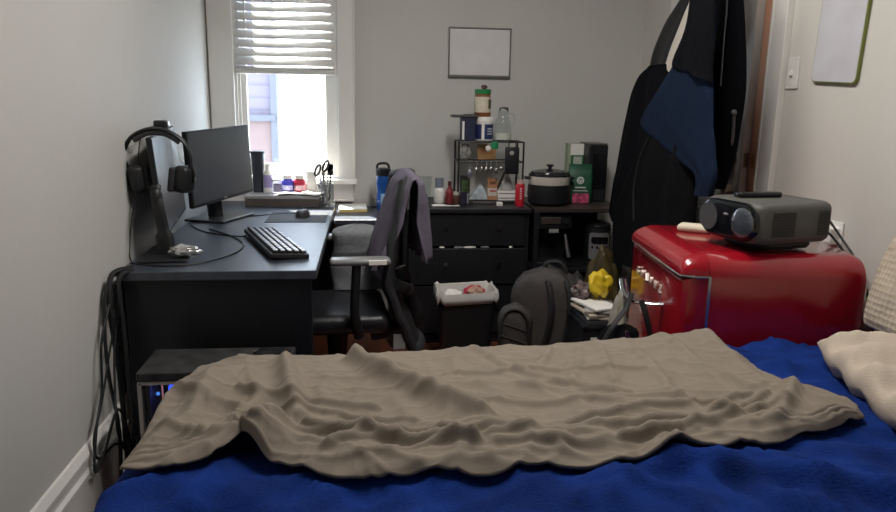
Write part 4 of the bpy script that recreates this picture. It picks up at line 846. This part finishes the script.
t = jar('bottle', 'white tapered bottle with a bluish top on the dresser', 'bottle', (0.413, 4.03, DT), 0.031, 0.142, WHITE, M('smoky_blue_cap', (0.20, 0.22, 0.28), 0.3), 0.055, 0.024, neck=0.01)
t = jar('sauce_bottle', 'dark red squeeze bottle next to the white tapered bottle', 'bottle', (0.468, 4.0, DT), 0.024, 0.125, M('dark_red_bottle', (0.20, 0.02, 0.03), 0.3), M('black_red_cap', (0.05, 0.012, 0.015), 0.4), 0.022, 0.010, neck=0.035)
t = jar('small_jar', 'short brown jar with a pale lid right of the red bottle', 'jar', (0.505, 3.985, DT), 0.020, 0.068, M('brown_jar', (0.09, 0.045, 0.03), 0.3), M('pale_lid', (0.45, 0.42, 0.38), 0.4), 0.018, 0.018, neck=0.004)
t = thing('carton', 'dark purple carton leaning beside the short brown jar', 'box', (0.545, 3.955, DT + 0.002), R(14)); B().box((0, 0, 0.034), (0.050, 0.020, 0.068), 0.001).done('body', M('purple_black', (0.03, 0.025, 0.05), 0.4), t); B().box((0.018, -0.0105, 0.034), (0.008, 0.001, 0.06)).done('pale_edge', M('grey_edge', (0.3, 0.3, 0.32), 0.5), t)
t = jar('dropper_bottle', 'small black dropper bottle in front of the clear glass', 'bottle', (0.330, 3.945, DT), 0.016, 0.060, M('grey_glass', (0.16, 0.17, 0.18), 0.2), BLACK, 0.026, 0.009, neck=0.008)
pt = B(); pt.grid(lambda u, v: Vector((0.36 + 0.15 * u, 3.86 + 0.06 * v, DT + 0.004 + 0.005 * math.sin(u * 6) * v)), 10, 4); tag(pt.done('paper', PAPER, None, True, 0.001), 'flat white slip at the front left of the dresser top', 'paper')
t = thing('can', 'red can with white lettering at the right front of the dresser', 'can', (0.848, 3.90, DT))
B().lathe((0, 0, 0), [(0, 0), (0.025, 0), (0.026, 0.004), (0.026, 0.115), (0.022, 0.124), (0, 0.124)], 24).done('body', M('red_can', (0.48, 0.012, 0.03), 0.3, coat=0.3), t, True)
B().lathe((0, 0, 0.124), [(0, 0), (0.018, 0), (0.017, 0.020), (0, 0.022)], 20).done('cap', M('clear_pink_cap', (0.55, 0.35, 0.36), 0.3), t, True)
b = B()
for k, z in enumerate((0.098, 0.085, 0.072, 0.058, 0.045)): b.grid(lambda u, v: Vector((0.0266 * math.cos(-1.75 + u * 0.42), 0.0266 * math.sin(-1.75 + u * 0.42), z - 0.004 + v * 0.008)), 5, 1)
b.done('white_lettering', M('pale_red_print', (0.70, 0.50, 0.50), 0.4), t)
t = thing('block', 'small white block at the front of the dresser before the orange carton', 'block', (0.735, 3.90, DT)); B().box((0, 0, 0.011), (0.034, 0.03, 0.022), 0.004).done('body', WHITE, t)
wf = B(); wf.box((0.66, 3.99, DT + 0.006), (0.12, 0.05, 0.012), 0.002); tag(wf.done('folded_wrapper', M('dark_wrapper', (0.06, 0.05, 0.055), 0.4)), 'flat dark wrapper on the dresser in front of the rack', 'wrapper')

# ------------------------------------------------------------------ kitchen things on the storage rack
RZ = 0.769
t = thing('slow_cooker', 'small black and cream slow cooker on the shelf unit', 'cooker', (1.020, 3.93, RZ))
B().lathe((0, 0, 0), [(0, 0), (0.095, 0), (0.115, 0.015), (0.122, 0.06), (0.118, 0.115), (0, 0.115)], 32, True, 1.0, 0.85).done('base', BLACK, t, True)
B().lathe((0, 0, 0.115), [(0, 0), (0.112, 0), (0.114, 0.005), (0.116, 0.047), (0, 0.047)], 32, True, 1.0, 0.85).done('crock', M('cream_ceramic', (0.60, 0.56, 0.50), 0.3), t, True)
l = B().lathe((0, 0, 0.162), [(0, 0), (0.118, 0), (0.118, 0.008), (0.108, 0.016), (0.106, 0.024), (0.05, 0.036), (0, 0.038)], 32, True, 1.0, 0.85).done('lid', M('dark_glass_lid', (0.02, 0.02, 0.022), 0.12), t, True)
B().lathe((0, 0, 0.198), [(0, 0), (0.010, 0), (0.010, 0.012), (0.020, 0.018), (0.020, 0.026), (0, 0.028)], 18).done('knob', BLACK, l, True)
for s in (-1, 1):
    c = B(); c.box((s * 0.124, 0, 0.150), (0.030, 0.05, 0.016), 0.006); c.done('handle', BLACK, t, True)
t = thing('coffee_bag', 'green coffee bag with a round white emblem on the shelf unit', 'bag', (1.216, 4.0, RZ), R(-4))
GRN = M('coffee_green', (0.012, 0.085, 0.045), 0.45, var=0.2, scale=8)
c = B(); rings = []
for z, w_, d in ((0, 0.128, 0.072), (0.01, 0.138, 0.08), (0.09, 0.140, 0.078), (0.15, 0.138, 0.055), (0.185, 0.134, 0.022), (0.205, 0.132, 0.008), (0.222, 0.130, 0.006)):
    rings.append(c.ring([Vector((p[0], p[1] + 0.002 * math.sin(p[0] * 60 + z * 40), z)) for p in rrect(w_, d, min(d, w_) * 0.35, 4)]))
c.skin(rings); bg = c.done('bag', GRN, t, True, edge=50)
c = B(); rings = []
for z, d in ((0.004, 0.081), (0.035, 0.0825), (0.060, 0.0815)): rings.append(c.ring([Vector((x, -d / 2 - 0.0012 - 0.0, z)) for x in (-0.048, -0.02, 0.02, 0.048)] + [Vector((x, -d / 2 - 0.0004, z)) for x in (0.048, 0.02, -0.02, -0.048)]))
c.skin(rings); c.done('pink_panel', M('magenta_print', (0.42, 0.06, 0.14), 0.5, var=0.7, scale=45), bg)
c = B(); c.prism([(0.021 * math.cos(k * PI / 14), 0.021 * math.sin(k * PI / 14)) for k in range(28)], lambda p: Vector((p[0] - 0.005, -0.036, 0.133 + p[1])), lambda p: Vector((p[0] - 0.005, -0.0385, 0.132 + p[1])))
em = c.done('emblem', M('emblem_white', (0.62, 0.66, 0.62), 0.5), bg)
c = B()
for sx in (-1, 1):
    c.tube([(-0.005 + sx * 0.004, -0.0392, 0.145), (-0.005 + sx * 0.009, -0.0392, 0.136), (-0.005 + sx * 0.006, -0.0392, 0.124), (-0.005 + sx * 0.011, -0.0392, 0.117)], 0.0016, 6, 1, 4)
c.blob((-0.005, -0.0392, 0.139), (0.004, 0.0012, 0.005), 2); c.done('emblem_lines', GRN, em)
c = B(); c.box((-0.004, -0.0415, 0.093), (0.062, 0.002, 0.0075)); c.box((-0.004, -0.0415, 0.075), (0.085, 0.002, 0.004)); c.done('printed_lines', M('print_white', (0.6, 0.62, 0.6), 0.5), bg)
t = thing('carton', 'white and green carton standing behind the coffee bag', 'box', (1.225, 4.17, RZ)); B().box((0, 0, 0.165), (0.095, 0.06, 0.33), 0.002).done('body', M('sage_carton', (0.30, 0.36, 0.26), 0.6), t)
B().box((0.008, -0.031, 0.295), (0.078, 0.002, 0.066)).done('white_top', PAPER, t); B().box((0.010, -0.0315, 0.235), (0.076, 0.003, 0.056)).done('green_frame', M('green_frame', (0.03, 0.13, 0.05), 0.5), t); B().box((0.012, -0.0335, 0.232), (0.05, 0.002, 0.044)).done('pale_window', M('pale_sage', (0.42, 0.46, 0.40), 0.6), t)
t = thing('appliance', 'black box-shaped appliance behind the hanging coats on the shelf', 'appliance', (1.330, 4.14, RZ)); B().box((0, 0, 0.165), (0.115, 0.20, 0.33), 0.008).done('housing', BLACK, t); B().box((0.01, -0.101, 0.175), (0.085, 0.004, 0.20), 0.002).done('door', GLOSS, t); B().box((0.0, -0.0, 0.3335), (0.110, 0.19, 0.006), 0.002).done('top_plate', M('grey_brown_plate', (0.16, 0.14, 0.12), 0.5), t)
SZ = 0.436
t = thing('espresso_machine', 'black espresso machine with a steel band on the lower shelf', 'coffee machine', (1.030, 3.92, SZ))
c = B(); c.box((0, 0.07, 0.145), (0.19, 0.13, 0.29), 0.012); c.box((0, -0.03, 0.255), (0.19, 0.18, 0.085), 0.012); c.box((0, -0.03, 0.016), (0.19, 0.18, 0.032), 0.006); c.done('body', BLACK, t, True)
c = B(); c.tube([(-0.02, -0.055, 0.225), (-0.02, -0.055, 0.19)], [0.055, 0.050], 24); c.done('group_head', BLACK, t, True)
c = B(); c.box((-0.022, -0.122, 0.262), (0.105, 0.006, 0.036), 0.002); c.done('steel_band', STEEL, t); c = B(); c.box((-0.005, -0.1215, 0.205), (0.034, 0.003, 0.008)); c.box((-0.005, -0.115, 0.205), (0.05, 0.012, 0.02)); c.done('maker_mark', M('grey_mark', (0.3, 0.3, 0.3), 0.4), t)
c = B(); c.tube([(0.062, -0.11, 0.185), (0.070, -0.125, 0.12), (0.082, -0.135, 0.06)], [0.008, 0.011, 0.013], 10); c.done('portafilter_handle', M('satin_steel', (0.35, 0.35, 0.36), 0.35, 0.9), t, True)
c = B(); c.tube([(0.06, -0.123, 0.258), (0.06, -0.132, 0.258)], 0.013, 16); c.done('dial', BLACK, t, True)
t = thing('pressure_cooker', 'black and steel electric cooker with buttons on the lower shelf', 'cooker', (1.300, 3.885, SZ))
B().lathe((0, 0, 0), [(0, 0), (0.070, 0), (0.074, 0.01), (0.074, 0.215), (0, 0.215)], 32).done('body', BLACK, t, True)
B().lathe((0, 0, 0.004), [(0.0745, 0.0), (0.077, 0.006), (0.0765, 0.016), (0.0745, 0.018)], 32, False).done('base_ring', STEEL, t, True)
B().lathe((0, 0, 0.215), [(0.0, 0), (0.073, 0.0), (0.074, 0.010), (0.064, 0.024), (0.050, 0.034), (0, 0.036)], 32).done('lid', M('lid_black', (0.012, 0.012, 0.013), 0.25), t, True)
B().lathe((0, 0, 0.230), [(0.062, 0), (0.066, 0.003), (0.062, 0.007)], 32, False).done('steel_ring', STEEL, t, True)
def arcp(r, a0, a1, z0, z1, nm, mt_, par):
    b = B(); rings = []
    n = 14
    for k in range(n + 1):
        a = a0 + (a1 - a0) * k / n; ed = min(k, n - k) / n
        e = 0.010 * max(0, 1 - ed * 12)
        rings.append(b.ring([Vector((rr * math.cos(a), rr * math.sin(a), z)) for rr, z in ((r, z0 + e), (r + 0.003, z0 + e), (r + 0.003, z1 - e), (r, z1 - e))]))
    b.skin(rings); return b.done(nm, mt_, par)
cp = arcp(0.0742, -PI / 2 - 0.92, -PI / 2 + 0.72, 0.040, 0.190, 'control_panel', M('panel_grey', (0.30, 0.30, 0.31), 0.35, 0.5), t)
arcp(0.0775, -PI / 2 - 0.72, -PI / 2 + 0.52, 0.130, 0.168, 'display', GLOSS, cp)
for a in (-0.62, -0.28, -0.05, 0.18, 0.46): arcp(0.0775, -PI / 2 + a - 0.06, -PI / 2 + a + 0.06, 0.102, 0.116, 'button', GLOSS, cp)

# ------------------------------------------------------------------ trash bin
t = thing('trash_bin', 'black waste bin with a white liner in front of the dresser', 'bin', (0.500, 3.50, 0.0)); t.scale = (1, 1, 1.12)
c = B(); rings = [c.ring([Vector((p[0], p[1], z)) for p in rrect(w_, d, 0.03, 4)]) for z, w_, d in ((0.0, 0.23, 0.16), (0.34, 0.295, 0.21), (0.34, 0.285, 0.20), (0.02, 0.22, 0.15))]
c.skin(rings, True, False); c.bm.faces.new(rings[0][::-1]); c.bm.faces.new(rings[-1]); c.done('bucket', BLACK, t)
ln = B(); rr_ = rrect(1, 1, 0.12, 7); N_ = len(rr_); rings = []
for w_, d, z, am in ((0.20, 0.13, 0.22, 0.0), (0.275, 0.19, 0.335, 0.003), (0.285, 0.20, 0.358, 0.004), (0.302, 0.217, 0.362, 0.005), (0.312, 0.227, 0.340, 0.006), (0.310, 0.225, 0.316, 0.007)):
    rings.append(ln.ring([Vector((p[0] * w_ * (1 + am * 3 * math.sin(k * 2.1)), p[1] * d * (1 + am * 3 * math.cos(k * 1.7)), z + am * 1.6 * math.sin(k * 1.3) + am * noise.noise(Vector((k * 0.5, z * 9, 0))))) for k, p in enumerate(rr_)]))
ln.skin(rings, True, False); ln.done('liner', M('white_bag_film', (0.62, 0.61, 0.58), 0.4, var=0.06), t, True, 0.0015)
for i, (x, y, z, r_, mt_, lb) in enumerate(((0.545, 3.505, 0.378, 0.052, M('red_white_wrap', (0.50, 0.05, 0.08), 0.4), 'round red wrapper on top of the bin contents'), (0.547, 3.480, 0.388, 0.040, M('tan_snack', (0.48, 0.30, 0.22), 0.6), 'tan food remains inside the red wrapper in the bin'), (0.435, 3.50, 0.362, 0.05, PAPER, 'crumpled white paper in the left of the bin'))):
    tag(B().blob((x, y, z), (r_, r_ * 0.8, r_ * 0.7), 3, 0.35, 2.2, i).done('rubbish', mt_, None, True), lb, 'rubbish', 'rubbish in the bin')

# ------------------------------------------------------------------ backpack
BPM = M('taupe_nylon', (0.050, 0.044, 0.042), 0.7, var=0.15, scale=25, bump=0.3, bscale=130); BPD = M('dark_nylon', (0.014, 0.014, 0.015), 0.7)
bp = thing('backpack', 'dark taupe backpack standing on the floor before the dresser', 'backpack', (0.835, 3.32, 0.0), R(-16)); bp.scale = (1.1, 1.05, 0.96)
def pack(name, cx, cy, w_, d, h_, mat, par, top=0.5, z0=0.0, seg=14):
    c = B(); rings = []
    for k in range(seg + 1):
        q = k / seg; z = z0 + h_ * q
        kk = 1.0 if q < top else (1 - ((q - top) / (1 - top)) ** 2.4) ** 0.5 * 0.9 + 0.1
        if k == 0: kk = 0.93
        b_ = 1 + 0.04 * math.sin(q * 9)
        rings.append(c.ring([Vector((cx + p[0] * kk * b_, cy + p[1] * (0.5 + 0.5 * kk), z)) for p in rrect(w_, d, min(w_, d) * 0.38, 5)]))
    c.skin(rings); return c.done(name, mat, par, True, edge=60)
pack('main_compartment', 0.035, 0.02, 0.32, 0.19, 0.57, BPM, bp, 0.62)
f = pack('front_pocket', -0.095, -0.075, 0.15, 0.13, 0.40, BPM, bp, 0.72)
pack('back_panel', 0.165, 0.06, 0.07, 0.18, 0.54, BPD, bp, 0.75)
for x, dx in ((0.055, 0.02), (0.135, 0.015)):
    c = B(); c.tube([(x - 0.045, 0.00, 0.555), (x - 0.01, -0.066, 0.50), (x + dx * 0.3, -0.090, 0.38), (x - 0.015, -0.090, 0.22), (x - 0.05, -0.088, 0.06)], 0.015, 8, 0.7, 7); c.done('strap', BPD, bp, True)
c = B(); c.tube([(0.02, 0.02, 0.552), (0.03, 0.02, 0.59), (0.075, 0.02, 0.600), (0.105, 0.02, 0.575), (0.115, 0.02, 0.535)], 0.011, 8, 1, 6); c.done('handle', BPD, bp, True)
c = B(); c.tube([(-0.158, -0.130, 0.05), (-0.155, -0.135, 0.25), (-0.135, -0.135, 0.355), (-0.09, -0.135, 0.385), (-0.045, -0.138, 0.35), (-0.030, -0.139, 0.25), (-0.028, -0.137, 0.03)], 0.006, 8, 1, 6); c.done('zipper', BPD, f, True)
for z in (0.30, 0.235, 0.16): 
    c = B(); c.tube([(-0.150, -0.135, z + 0.012), (-0.10, -0.143, z), (-0.045, -0.139, z - 0.02)], 0.004, 6, 1, 4); c.done('seam', BPD, f, True)
B().box((0.195, -0.02, 0.34), (0.012, 0.02, 0.05), 0.003).done('buckle', M('grey_buckle', (0.35, 0.35, 0.36), 0.4), bp)

# ------------------------------------------------------------------ clutter between the backpack and the fridge
t = thing('storage_box', 'black storage box with a white label right of the backpack', 'box', (1.035, 3.03, 0.0)); c = B(); c.box((0, 0, 0.185), (0.20, 0.26, 0.37), 0.006); c.done('body', BLACK, t); B().box((0, 0, 0.372), (0.21, 0.27, 0.020), 0.005).done('lid', GLOSS, t)
B().box((-0.045, -0.131, 0.315), (0.042, 0.002, 0.030)).done('white_label', PAPER, t)
PM = [PAPER, M('cream_paper', (0.55, 0.49, 0.40), 0.7), M('grey_paper', (0.38, 0.36, 0.34), 0.7), M('buff_paper', (0.50, 0.43, 0.34), 0.7), M('dark_folder', (0.05, 0.05, 0.055), 0.5)]
z = 0.383
for i, (k, th, rz, dx) in enumerate(((4, 0.016, 4, 0.0), (1, 0.010, -6, 0.01), (3, 0.012, 10, -0.012), (2, 0.008, -14, 0.008), (0, 0.010, 18, -0.01))):
    p = B(); p.box((0, 0, th / 2), (0.150 - 0.006 * i, 0.20, th), 0.0015); o = p.done('envelope', PM[k], None); o.location = (1.03 + dx, 3.02, z); o.rotation_euler = (R(1.0), 0, R(rz)); z += th + 0.004
    tag(o, ['dark folder at the bottom of the paper pile on the black box', 'cream envelope second from the bottom of the paper pile', 'buff envelope in the middle of the paper pile', 'grey envelope second from the top of the paper pile', 'white envelope on top of the paper pile'][i], 'envelope', 'paper pile on the storage box')
tag(B().blob((1.055, 3.07, 0.528), (0.050, 0.045, 0.058), 4, 0.45, 2.0, 8).done('yellow_bag', M('yellow_film', (0.62, 0.44, 0.02), 0.35, var=0.12), None, True, edge=30), 'crumpled bright yellow bag on top of the paper pile', 'bag')
tag(B().blob((0.985, 3.10, 0.490), (0.045, 0.045, 0.038), 4, 0.5, 2.4, 3).done('wrapper', M('pinkish_grey_wrapper', (0.16, 0.12, 0.12), 0.4, var=0.5, scale=30), None, True, edge=30), 'crumpled pinkish grey wrapper left of the yellow bag', 'wrapper')
tag(B().blob((1.190, 3.42, 0.30), (0.10, 0.11, 0.30), 4, 0.25, 2.0, 12).done('paper_bag', M('brown_yellow_bag', (0.06, 0.042, 0.012), 0.6, var=0.5, scale=12), None, True, edge=30), 'tall brown and mustard paper bag behind the yellow bag', 'bag')
def bagf(c0, rx, ry, h_, sd):
    b = B(); q = bmesh.ops.create_icosphere(b.bm, subdivisions=4, radius=1.0)
    for v in q['verts']:
        p = v.co.copy(); n = 1 + 0.22 * fbm(p * 1.8 + Vector((sd, 0, 0)), 4); up = (p.z + 1) / 2
        k = 1.05 - 0.45 * up ** 2
        v.co = Vector(c0) + Vector((p.x * rx * n * k, p.y * ry * n * k, up * h_ * (1 + 0.08 * noise.noise(p * 3))))
    return b
tag(bagf((1.045, 2.785, 0.0), 0.060, 0.070, 0.56, 4).done('plastic_bag', M('grey_green_film', (0.30, 0.29, 0.24), 0.35, var=0.2, scale=15), None, True, edge=35), 'tall rumpled translucent grey plastic bag beside the fridge', 'bag')
t = jar('drink_can', 'small red and white can beside the paper pile', 'can', (1.118, 2.925, 0.382), 0.020, 0.075, M('red_tin', (0.32, 0.02, 0.04), 0.35, var=0.3), M('pale_tin', (0.55, 0.5, 0.5), 0.3), 0.012, 0.018)
sb = thing('shoulder_bag', 'black cloth bag hanging by its straps from the fridge handle', 'bag', (0.86, 2.27, 0.0))
c = B(); q = bmesh.ops.create_icosphere(c.bm, subdivisions=4, radius=1.0)
for v in q['verts']:
    p = v.co.copy(); n = 1 + 0.15 * fbm(p * 1.7 + Vector((3, 1, 0)), 3)
    v.co = Vector((-0.025 + p.x * 0.085 * n + 0.02 * p.z, p.y * 0.10 * n, 0.46 + p.z * 0.125 * n + 0.06 * p.x * abs(p.x)))
c.done('body', COATB, sb, True, edge=180)
for pts in ([(0.040, -0.07, 0.695), (0.055, -0.085, 0.64), (0.075, -0.085, 0.56), (0.06, -0.06, 0.48)], [(0.040, 0.02, 0.695), (0.015, 0.00, 0.645), (-0.04, -0.04, 0.60), (-0.07, -0.04, 0.54)]):
    c = B(); c.tube(pts, 0.010, 8, 0.5, 6); c.done('strap', BPD, sb, True)
c = B(); c.tube([(-0.018, -0.105, 0.600), (-0.002, -0.11, 0.545)], 0.006, 10); c.done('metal_clip', CHROME, sb, True)

# ------------------------------------------------------------------ cloth over the chair back
def towel(u, v):
    PTH = [(0.070, 0.63), (0.085, 0.70), (0.105, 0.79), (0.130, 0.90), (0.16, 1.0), (0.195, 1.045), (0.225, 1.02), (0.236, 0.94), (0.238, 0.86), (0.240, 0.78), (0.242, 0.70)]
    q = v * (len(PTH) - 1); i = min(int(q), len(PTH) - 2); f = q - i
    x = PTH[i][0] + (PTH[i + 1][0] - PTH[i][0]) * f; z = PTH[i][1] + (PTH[i + 1][1] - PTH[i][1]) * f
    y = 2.79 + 0.42 * u
    k = 1.0 if z < 0.72 else 1 - 0.65 * max(0, 1 - u / 0.12) ** 2 * min(1, (z - 0.72) / 0.15)
    x = 0.185 + (x - 0.185) * k
    drop = 1 - z
    wave = (0.018 * math.sin(u * 21 + z * 6) + 0.010 * math.sin(u * 47 + z * 11)) * min(1, max(0, drop) * 3.5 + 0.12)
    sgn = -1 if v < 0.5 else 1
    x += wave + sgn * 0.006
    z += 0.03 * math.sin(u * 7 + 1) * max(0, drop) - 0.05 * u * (v < 0.5) * max(0, drop) * 0
    return Vector((x - 0.045 * u, y + 0.012 * math.sin(z * 22 + u * 9) * drop, z - 0.035 * (1 - math.sin(PI * (0.15 + 0.7 * u)))))
tw = B().grid(towel, 50, 70).done('shirt', LILAC, None, True, 0.006, edge=180); tag(tw, 'greyish purple shirt draped over the office chair back', 'shirt')

# ------------------------------------------------------------------ coats hanging on the door
rack = thing('coat_rack', 'over-door hook rail carrying the coats', 'hook rail', (0, 0, 0))
c = B(); c.box(dpt(LW * 0.55, 0.026, 1.95), (0.62, 0.010, 0.04), 0.003, rot); c.done('rail', STEEL, rack)
for a in (0.16, 0.30, 0.44, 0.58, 0.72):
    c = B(); c.tube([dpt(a, 0.030, 1.95), dpt(a, 0.07, 1.94), dpt(a, 0.11, 1.955), dpt(a, 0.12, 1.985)], 0.006, 8, 1, 4); c.done('hook', STEEL, rack, True)
def garment(name, label, cat_, X, Lp, Rp, th, mat, folds=9.0, amp=0.014, seed=0.0, seg=40, sub=5, parent=None, taper=0.0):
    """cloth hanging near the door: left and right outline points (y, z) at distance X, with real thickness th"""
    L_ = cat([(0, a, b) for a, b in Lp], sub); R_ = cat([(0, a, b) for a, b in Rp], sub)
    c = B(); rings = []
    n = len(L_)
    for i, (l, r) in enumerate(zip(L_, R_)):
        XX = X if not isinstance(X, tuple) else X[0] + (X[1] - X[0]) * min(1, 1.6 * i / (n - 1)); mid = (l + r) / 2; hv = (l - r) / 2; q = i / (n - 1); ring = []
        for k in range(seg):
            a = 2 * PI * k / seg; ca, sa = math.cos(a), math.sin(a); e = 0.75
            px = math.copysign(abs(ca) ** e, ca); sx = math.copysign(abs(sa) ** e, sa)
            f = amp * (0.25 + 0.75 * q) * (math.sin(folds * px + seed + 1.2 * math.sin(q * 4 + seed)) + 0.6 * math.sin(folds * 2.1 * px + seed * 2 + q * 3)) + 0.35 * amp * noise.noise(Vector((px * 3, q * 7, seed)))
            p = mid + hv * px; tt = th * (0.8 + 0.35 * q)
            ring.append(Vector((XX + (-sx * tt if sa > 0 else -sx * tt * 0.6) + f * (1 if sa > 0 else 0.3), p.y, p.z)))
        rings.append(c.ring(ring))
    c.skin(rings); o = c.done(name, mat, parent, True, edge=70)
    if not parent: tag(o, label, cat_, 'clothes hanging on the door')
    return o
def up(pts, *tops): return list(tops) + pts
garment('leather_jacket', 'black leather-look jacket hanging farthest back on the door', 'jacket', 1.535,
        [(3.42, 1.95), (3.47, 1.87), (3.57, 1.80), (3.71, 1.716), (3.81, 1.606), (3.85, 1.481), (3.83, 1.25), (3.82, 1.05)], [(3.30, 1.94), (3.32, 1.86), (3.370, 1.771), (3.410, 1.686), (3.48, 1.59), (3.50, 1.473), (3.45, 1.25), (3.45, 1.06)], 0.035, LEATHER, 6, 0.010, 1.0)
garment('shirt', 'cream shirt hanging between the dark jackets on the door', 'shirt', 1.46,
        [(3.16, 1.96), (3.22, 1.86), (3.27, 1.789), (3.342, 1.703), (3.43, 1.584), (3.503, 1.471), (3.587, 1.36)], [(3.08, 1.95), (3.02, 1.86), (3.00, 1.759), (3.02, 1.672), (3.10, 1.564), (3.22, 1.463), (3.42, 1.36)], 0.020, CREAMF, 5, 0.006, 2.0)
cb_ = garment('coat', 'long black coat with a pale button hanging at the left over the shelf unit', 'coat', (1.465, 1.345),
        [(3.52, 1.52), (3.667, 1.488), (3.72, 1.412), (3.74, 1.243), (3.755, 1.0), (3.76, 0.86), (3.74, 0.76), (3.66, 0.72)], [(3.44, 1.52), (3.41, 1.488), (3.302, 1.404), (3.186, 1.261), (3.12, 1.034), (3.12, 0.86), (3.12, 0.74), (3.18, 0.71)], 0.060, COATB, 7, 0.016, 3.0)
c = B(); c.tube([(1.400, 3.46, 1.39), (1.385, 3.46, 1.39)], 0.009, 14); c.done('button', M('pale_button', (0.55, 0.54, 0.52), 0.3), cb_, True)
c = B(); c.box((1.44, 3.60, 1.475), (0.09, 0.13, 0.045), 0.018, Matrix.Rotation(R(-28), 3, 'X'), 3); c.done('collar', COATB, cb_, True)
cd_ = garment('coat', 'bulky charcoal zip coat hanging under the navy jacket', 'coat', 1.30,
        [(3.02, 1.30), (3.172, 1.215), (3.30, 1.096), (3.47, 0.892), (3.56, 0.74), (3.53, 0.62), (3.45, 0.55)], [(2.76, 1.32), (2.726, 1.232), (2.715, 1.141), (2.71, 0.996), (2.71, 0.861), (2.72, 0.72), (2.78, 0.60)], 0.058, COATC, 8, 0.015, 4.2)
c = B(); c.tube([(1.262, 3.12, 1.20), (1.238, 3.17, 1.09), (1.232, 3.20, 0.95), (1.235, 3.18, 0.80)], 0.005, 8, 0.6, 6); c.done('zipper', M('zip_grey', (0.06, 0.06, 0.065), 0.35, 0.6), cd_, True)
cn = garment('jacket', 'navy blue jacket with a pointed hem hanging over the other coats', 'jacket', 1.265,
        [(2.76, 1.93), (2.804, 1.724), (2.826, 1.615), (2.916, 1.506), (3.078, 1.389), (3.260, 1.245), (3.079, 1.175), (2.818, 1.108), (2.646, 1.064), (2.639, 0.988)], [(2.70, 1.93), (2.63, 1.724), (2.601, 1.594), (2.601, 1.489), (2.579, 1.382), (2.553, 1.253), (2.528, 1.204), (2.506, 1.133), (2.488, 1.08), (2.51, 0.998)], 0.022, NAVY, 4, 0.004, 5.0, sub=3)
garment('yoke', '', '', 1.255, [(2.76, 1.935), (2.804, 1.735), (2.832, 1.615), (2.922, 1.506), (2.90, 1.475), (2.78, 1.47)], [(2.70, 1.935), (2.62, 1.735), (2.59, 1.594), (2.58, 1.489), (2.575, 1.44), (2.57, 1.41)], 0.022, COATB, 4, 0.006, 5.0, sub=4, parent=cn)
cf = garment('coat', 'black jacket with a long zip hanging nearest to the door casing', 'coat', 1.425,
        [(3.01, 1.96), (3.025, 1.90), (3.029, 1.758), (3.015, 1.596), (2.955, 1.39), (2.904, 1.227), (2.88, 1.105), (2.871, 0.985)], [(2.84, 1.95), (2.81, 1.876), (2.745, 1.719), (2.70, 1.57), (2.665, 1.385), (2.68, 1.237), (2.70, 1.122), (2.77, 0.995)], 0.055, COATB, 6, 0.012, 6.0)
c = B(); c.tube([(1.370, 2.775, 1.86), (1.366, 2.735, 1.709), (1.358, 2.715, 1.566), (1.360, 2.712, 1.40)], 0.0035, 6, 1, 6); c.done('zipper', M('zip_silver', (0.09, 0.09, 0.10), 0.4, 0.5), cf, True)
c = B(); c.tube([(1.395, 2.655, 1.300), (1.41, 2.675, 1.24), (1.42, 2.70, 1.16), (1.41, 2.74, 1.08)], 0.006, 8, 1, 6); c.blob((1.395, 2.655, 1.302), (0.012, 0.012, 0.012), 2); c.done('drawcord', M('grey_cord', (0.07, 0.07, 0.075), 0.5), cf, True)

# ------------------------------------------------------------------ cables down the left wall
LB = ['thickest black cable hanging down the wall at the desk corner', 'black cable hanging close against the wall beside the desk', 'black cable hanging nearest to the computer tower', 'thin black cable looping out at the baseboard', 'second thin black cable in the bundle by the desk leg', 'black cable of the bundle with the low loop over the baseboard']
CB = [[(-0.80, 2.52, 0.743), (-0.845, 2.45, 0.735), (-0.845, 2.41, 0.62), (-0.835, 2.42, 0.40), (-0.825, 2.40, 0.15), (-0.81, 2.36, 0.006)],
      [(-0.81, 2.55, 0.743), (-0.850, 2.44, 0.72), (-0.855, 2.38, 0.60), (-0.845, 2.35, 0.42), (-0.83, 2.36, 0.22), (-0.82, 2.30, 0.006)],
      [(-0.79, 2.50, 0.743), (-0.82, 2.44, 0.72), (-0.81, 2.42, 0.58), (-0.80, 2.40, 0.38), (-0.79, 2.38, 0.20), (-0.80, 2.32, 0.006)],
      [(-0.83, 2.46, 0.66), (-0.845, 2.38, 0.50), (-0.845, 2.27, 0.36), (-0.845, 2.18, 0.275), (-0.835, 2.18, 0.21), (-0.82, 2.30, 0.20), (-0.80, 2.36, 0.10), (-0.80, 2.30, 0.006)],
      [(-0.82, 2.46, 0.68), (-0.835, 2.40, 0.52), (-0.82, 2.32, 0.36), (-0.80, 2.26, 0.26), (-0.79, 2.30, 0.16), (-0.78, 2.30, 0.006)],
      [(-0.84, 2.46, 0.70), (-0.85, 2.33, 0.55), (-0.845, 2.28, 0.40), (-0.842, 2.20, 0.30), (-0.835, 2.14, 0.19), (-0.82, 2.18, 0.22), (-0.80, 2.28, 0.33), (-0.79, 2.34, 0.18), (-0.78, 2.34, 0.006)]]
for i, pts in enumerate(CB):
    c = B(); c.tube(pts, (0.009, 0.006, 0.0075, 0.0036, 0.004, 0.0045)[i], 8, 1, 8); tag(c.done('cable', BLACK, None, True), LB[i], 'cable', 'cables at the desk corner')
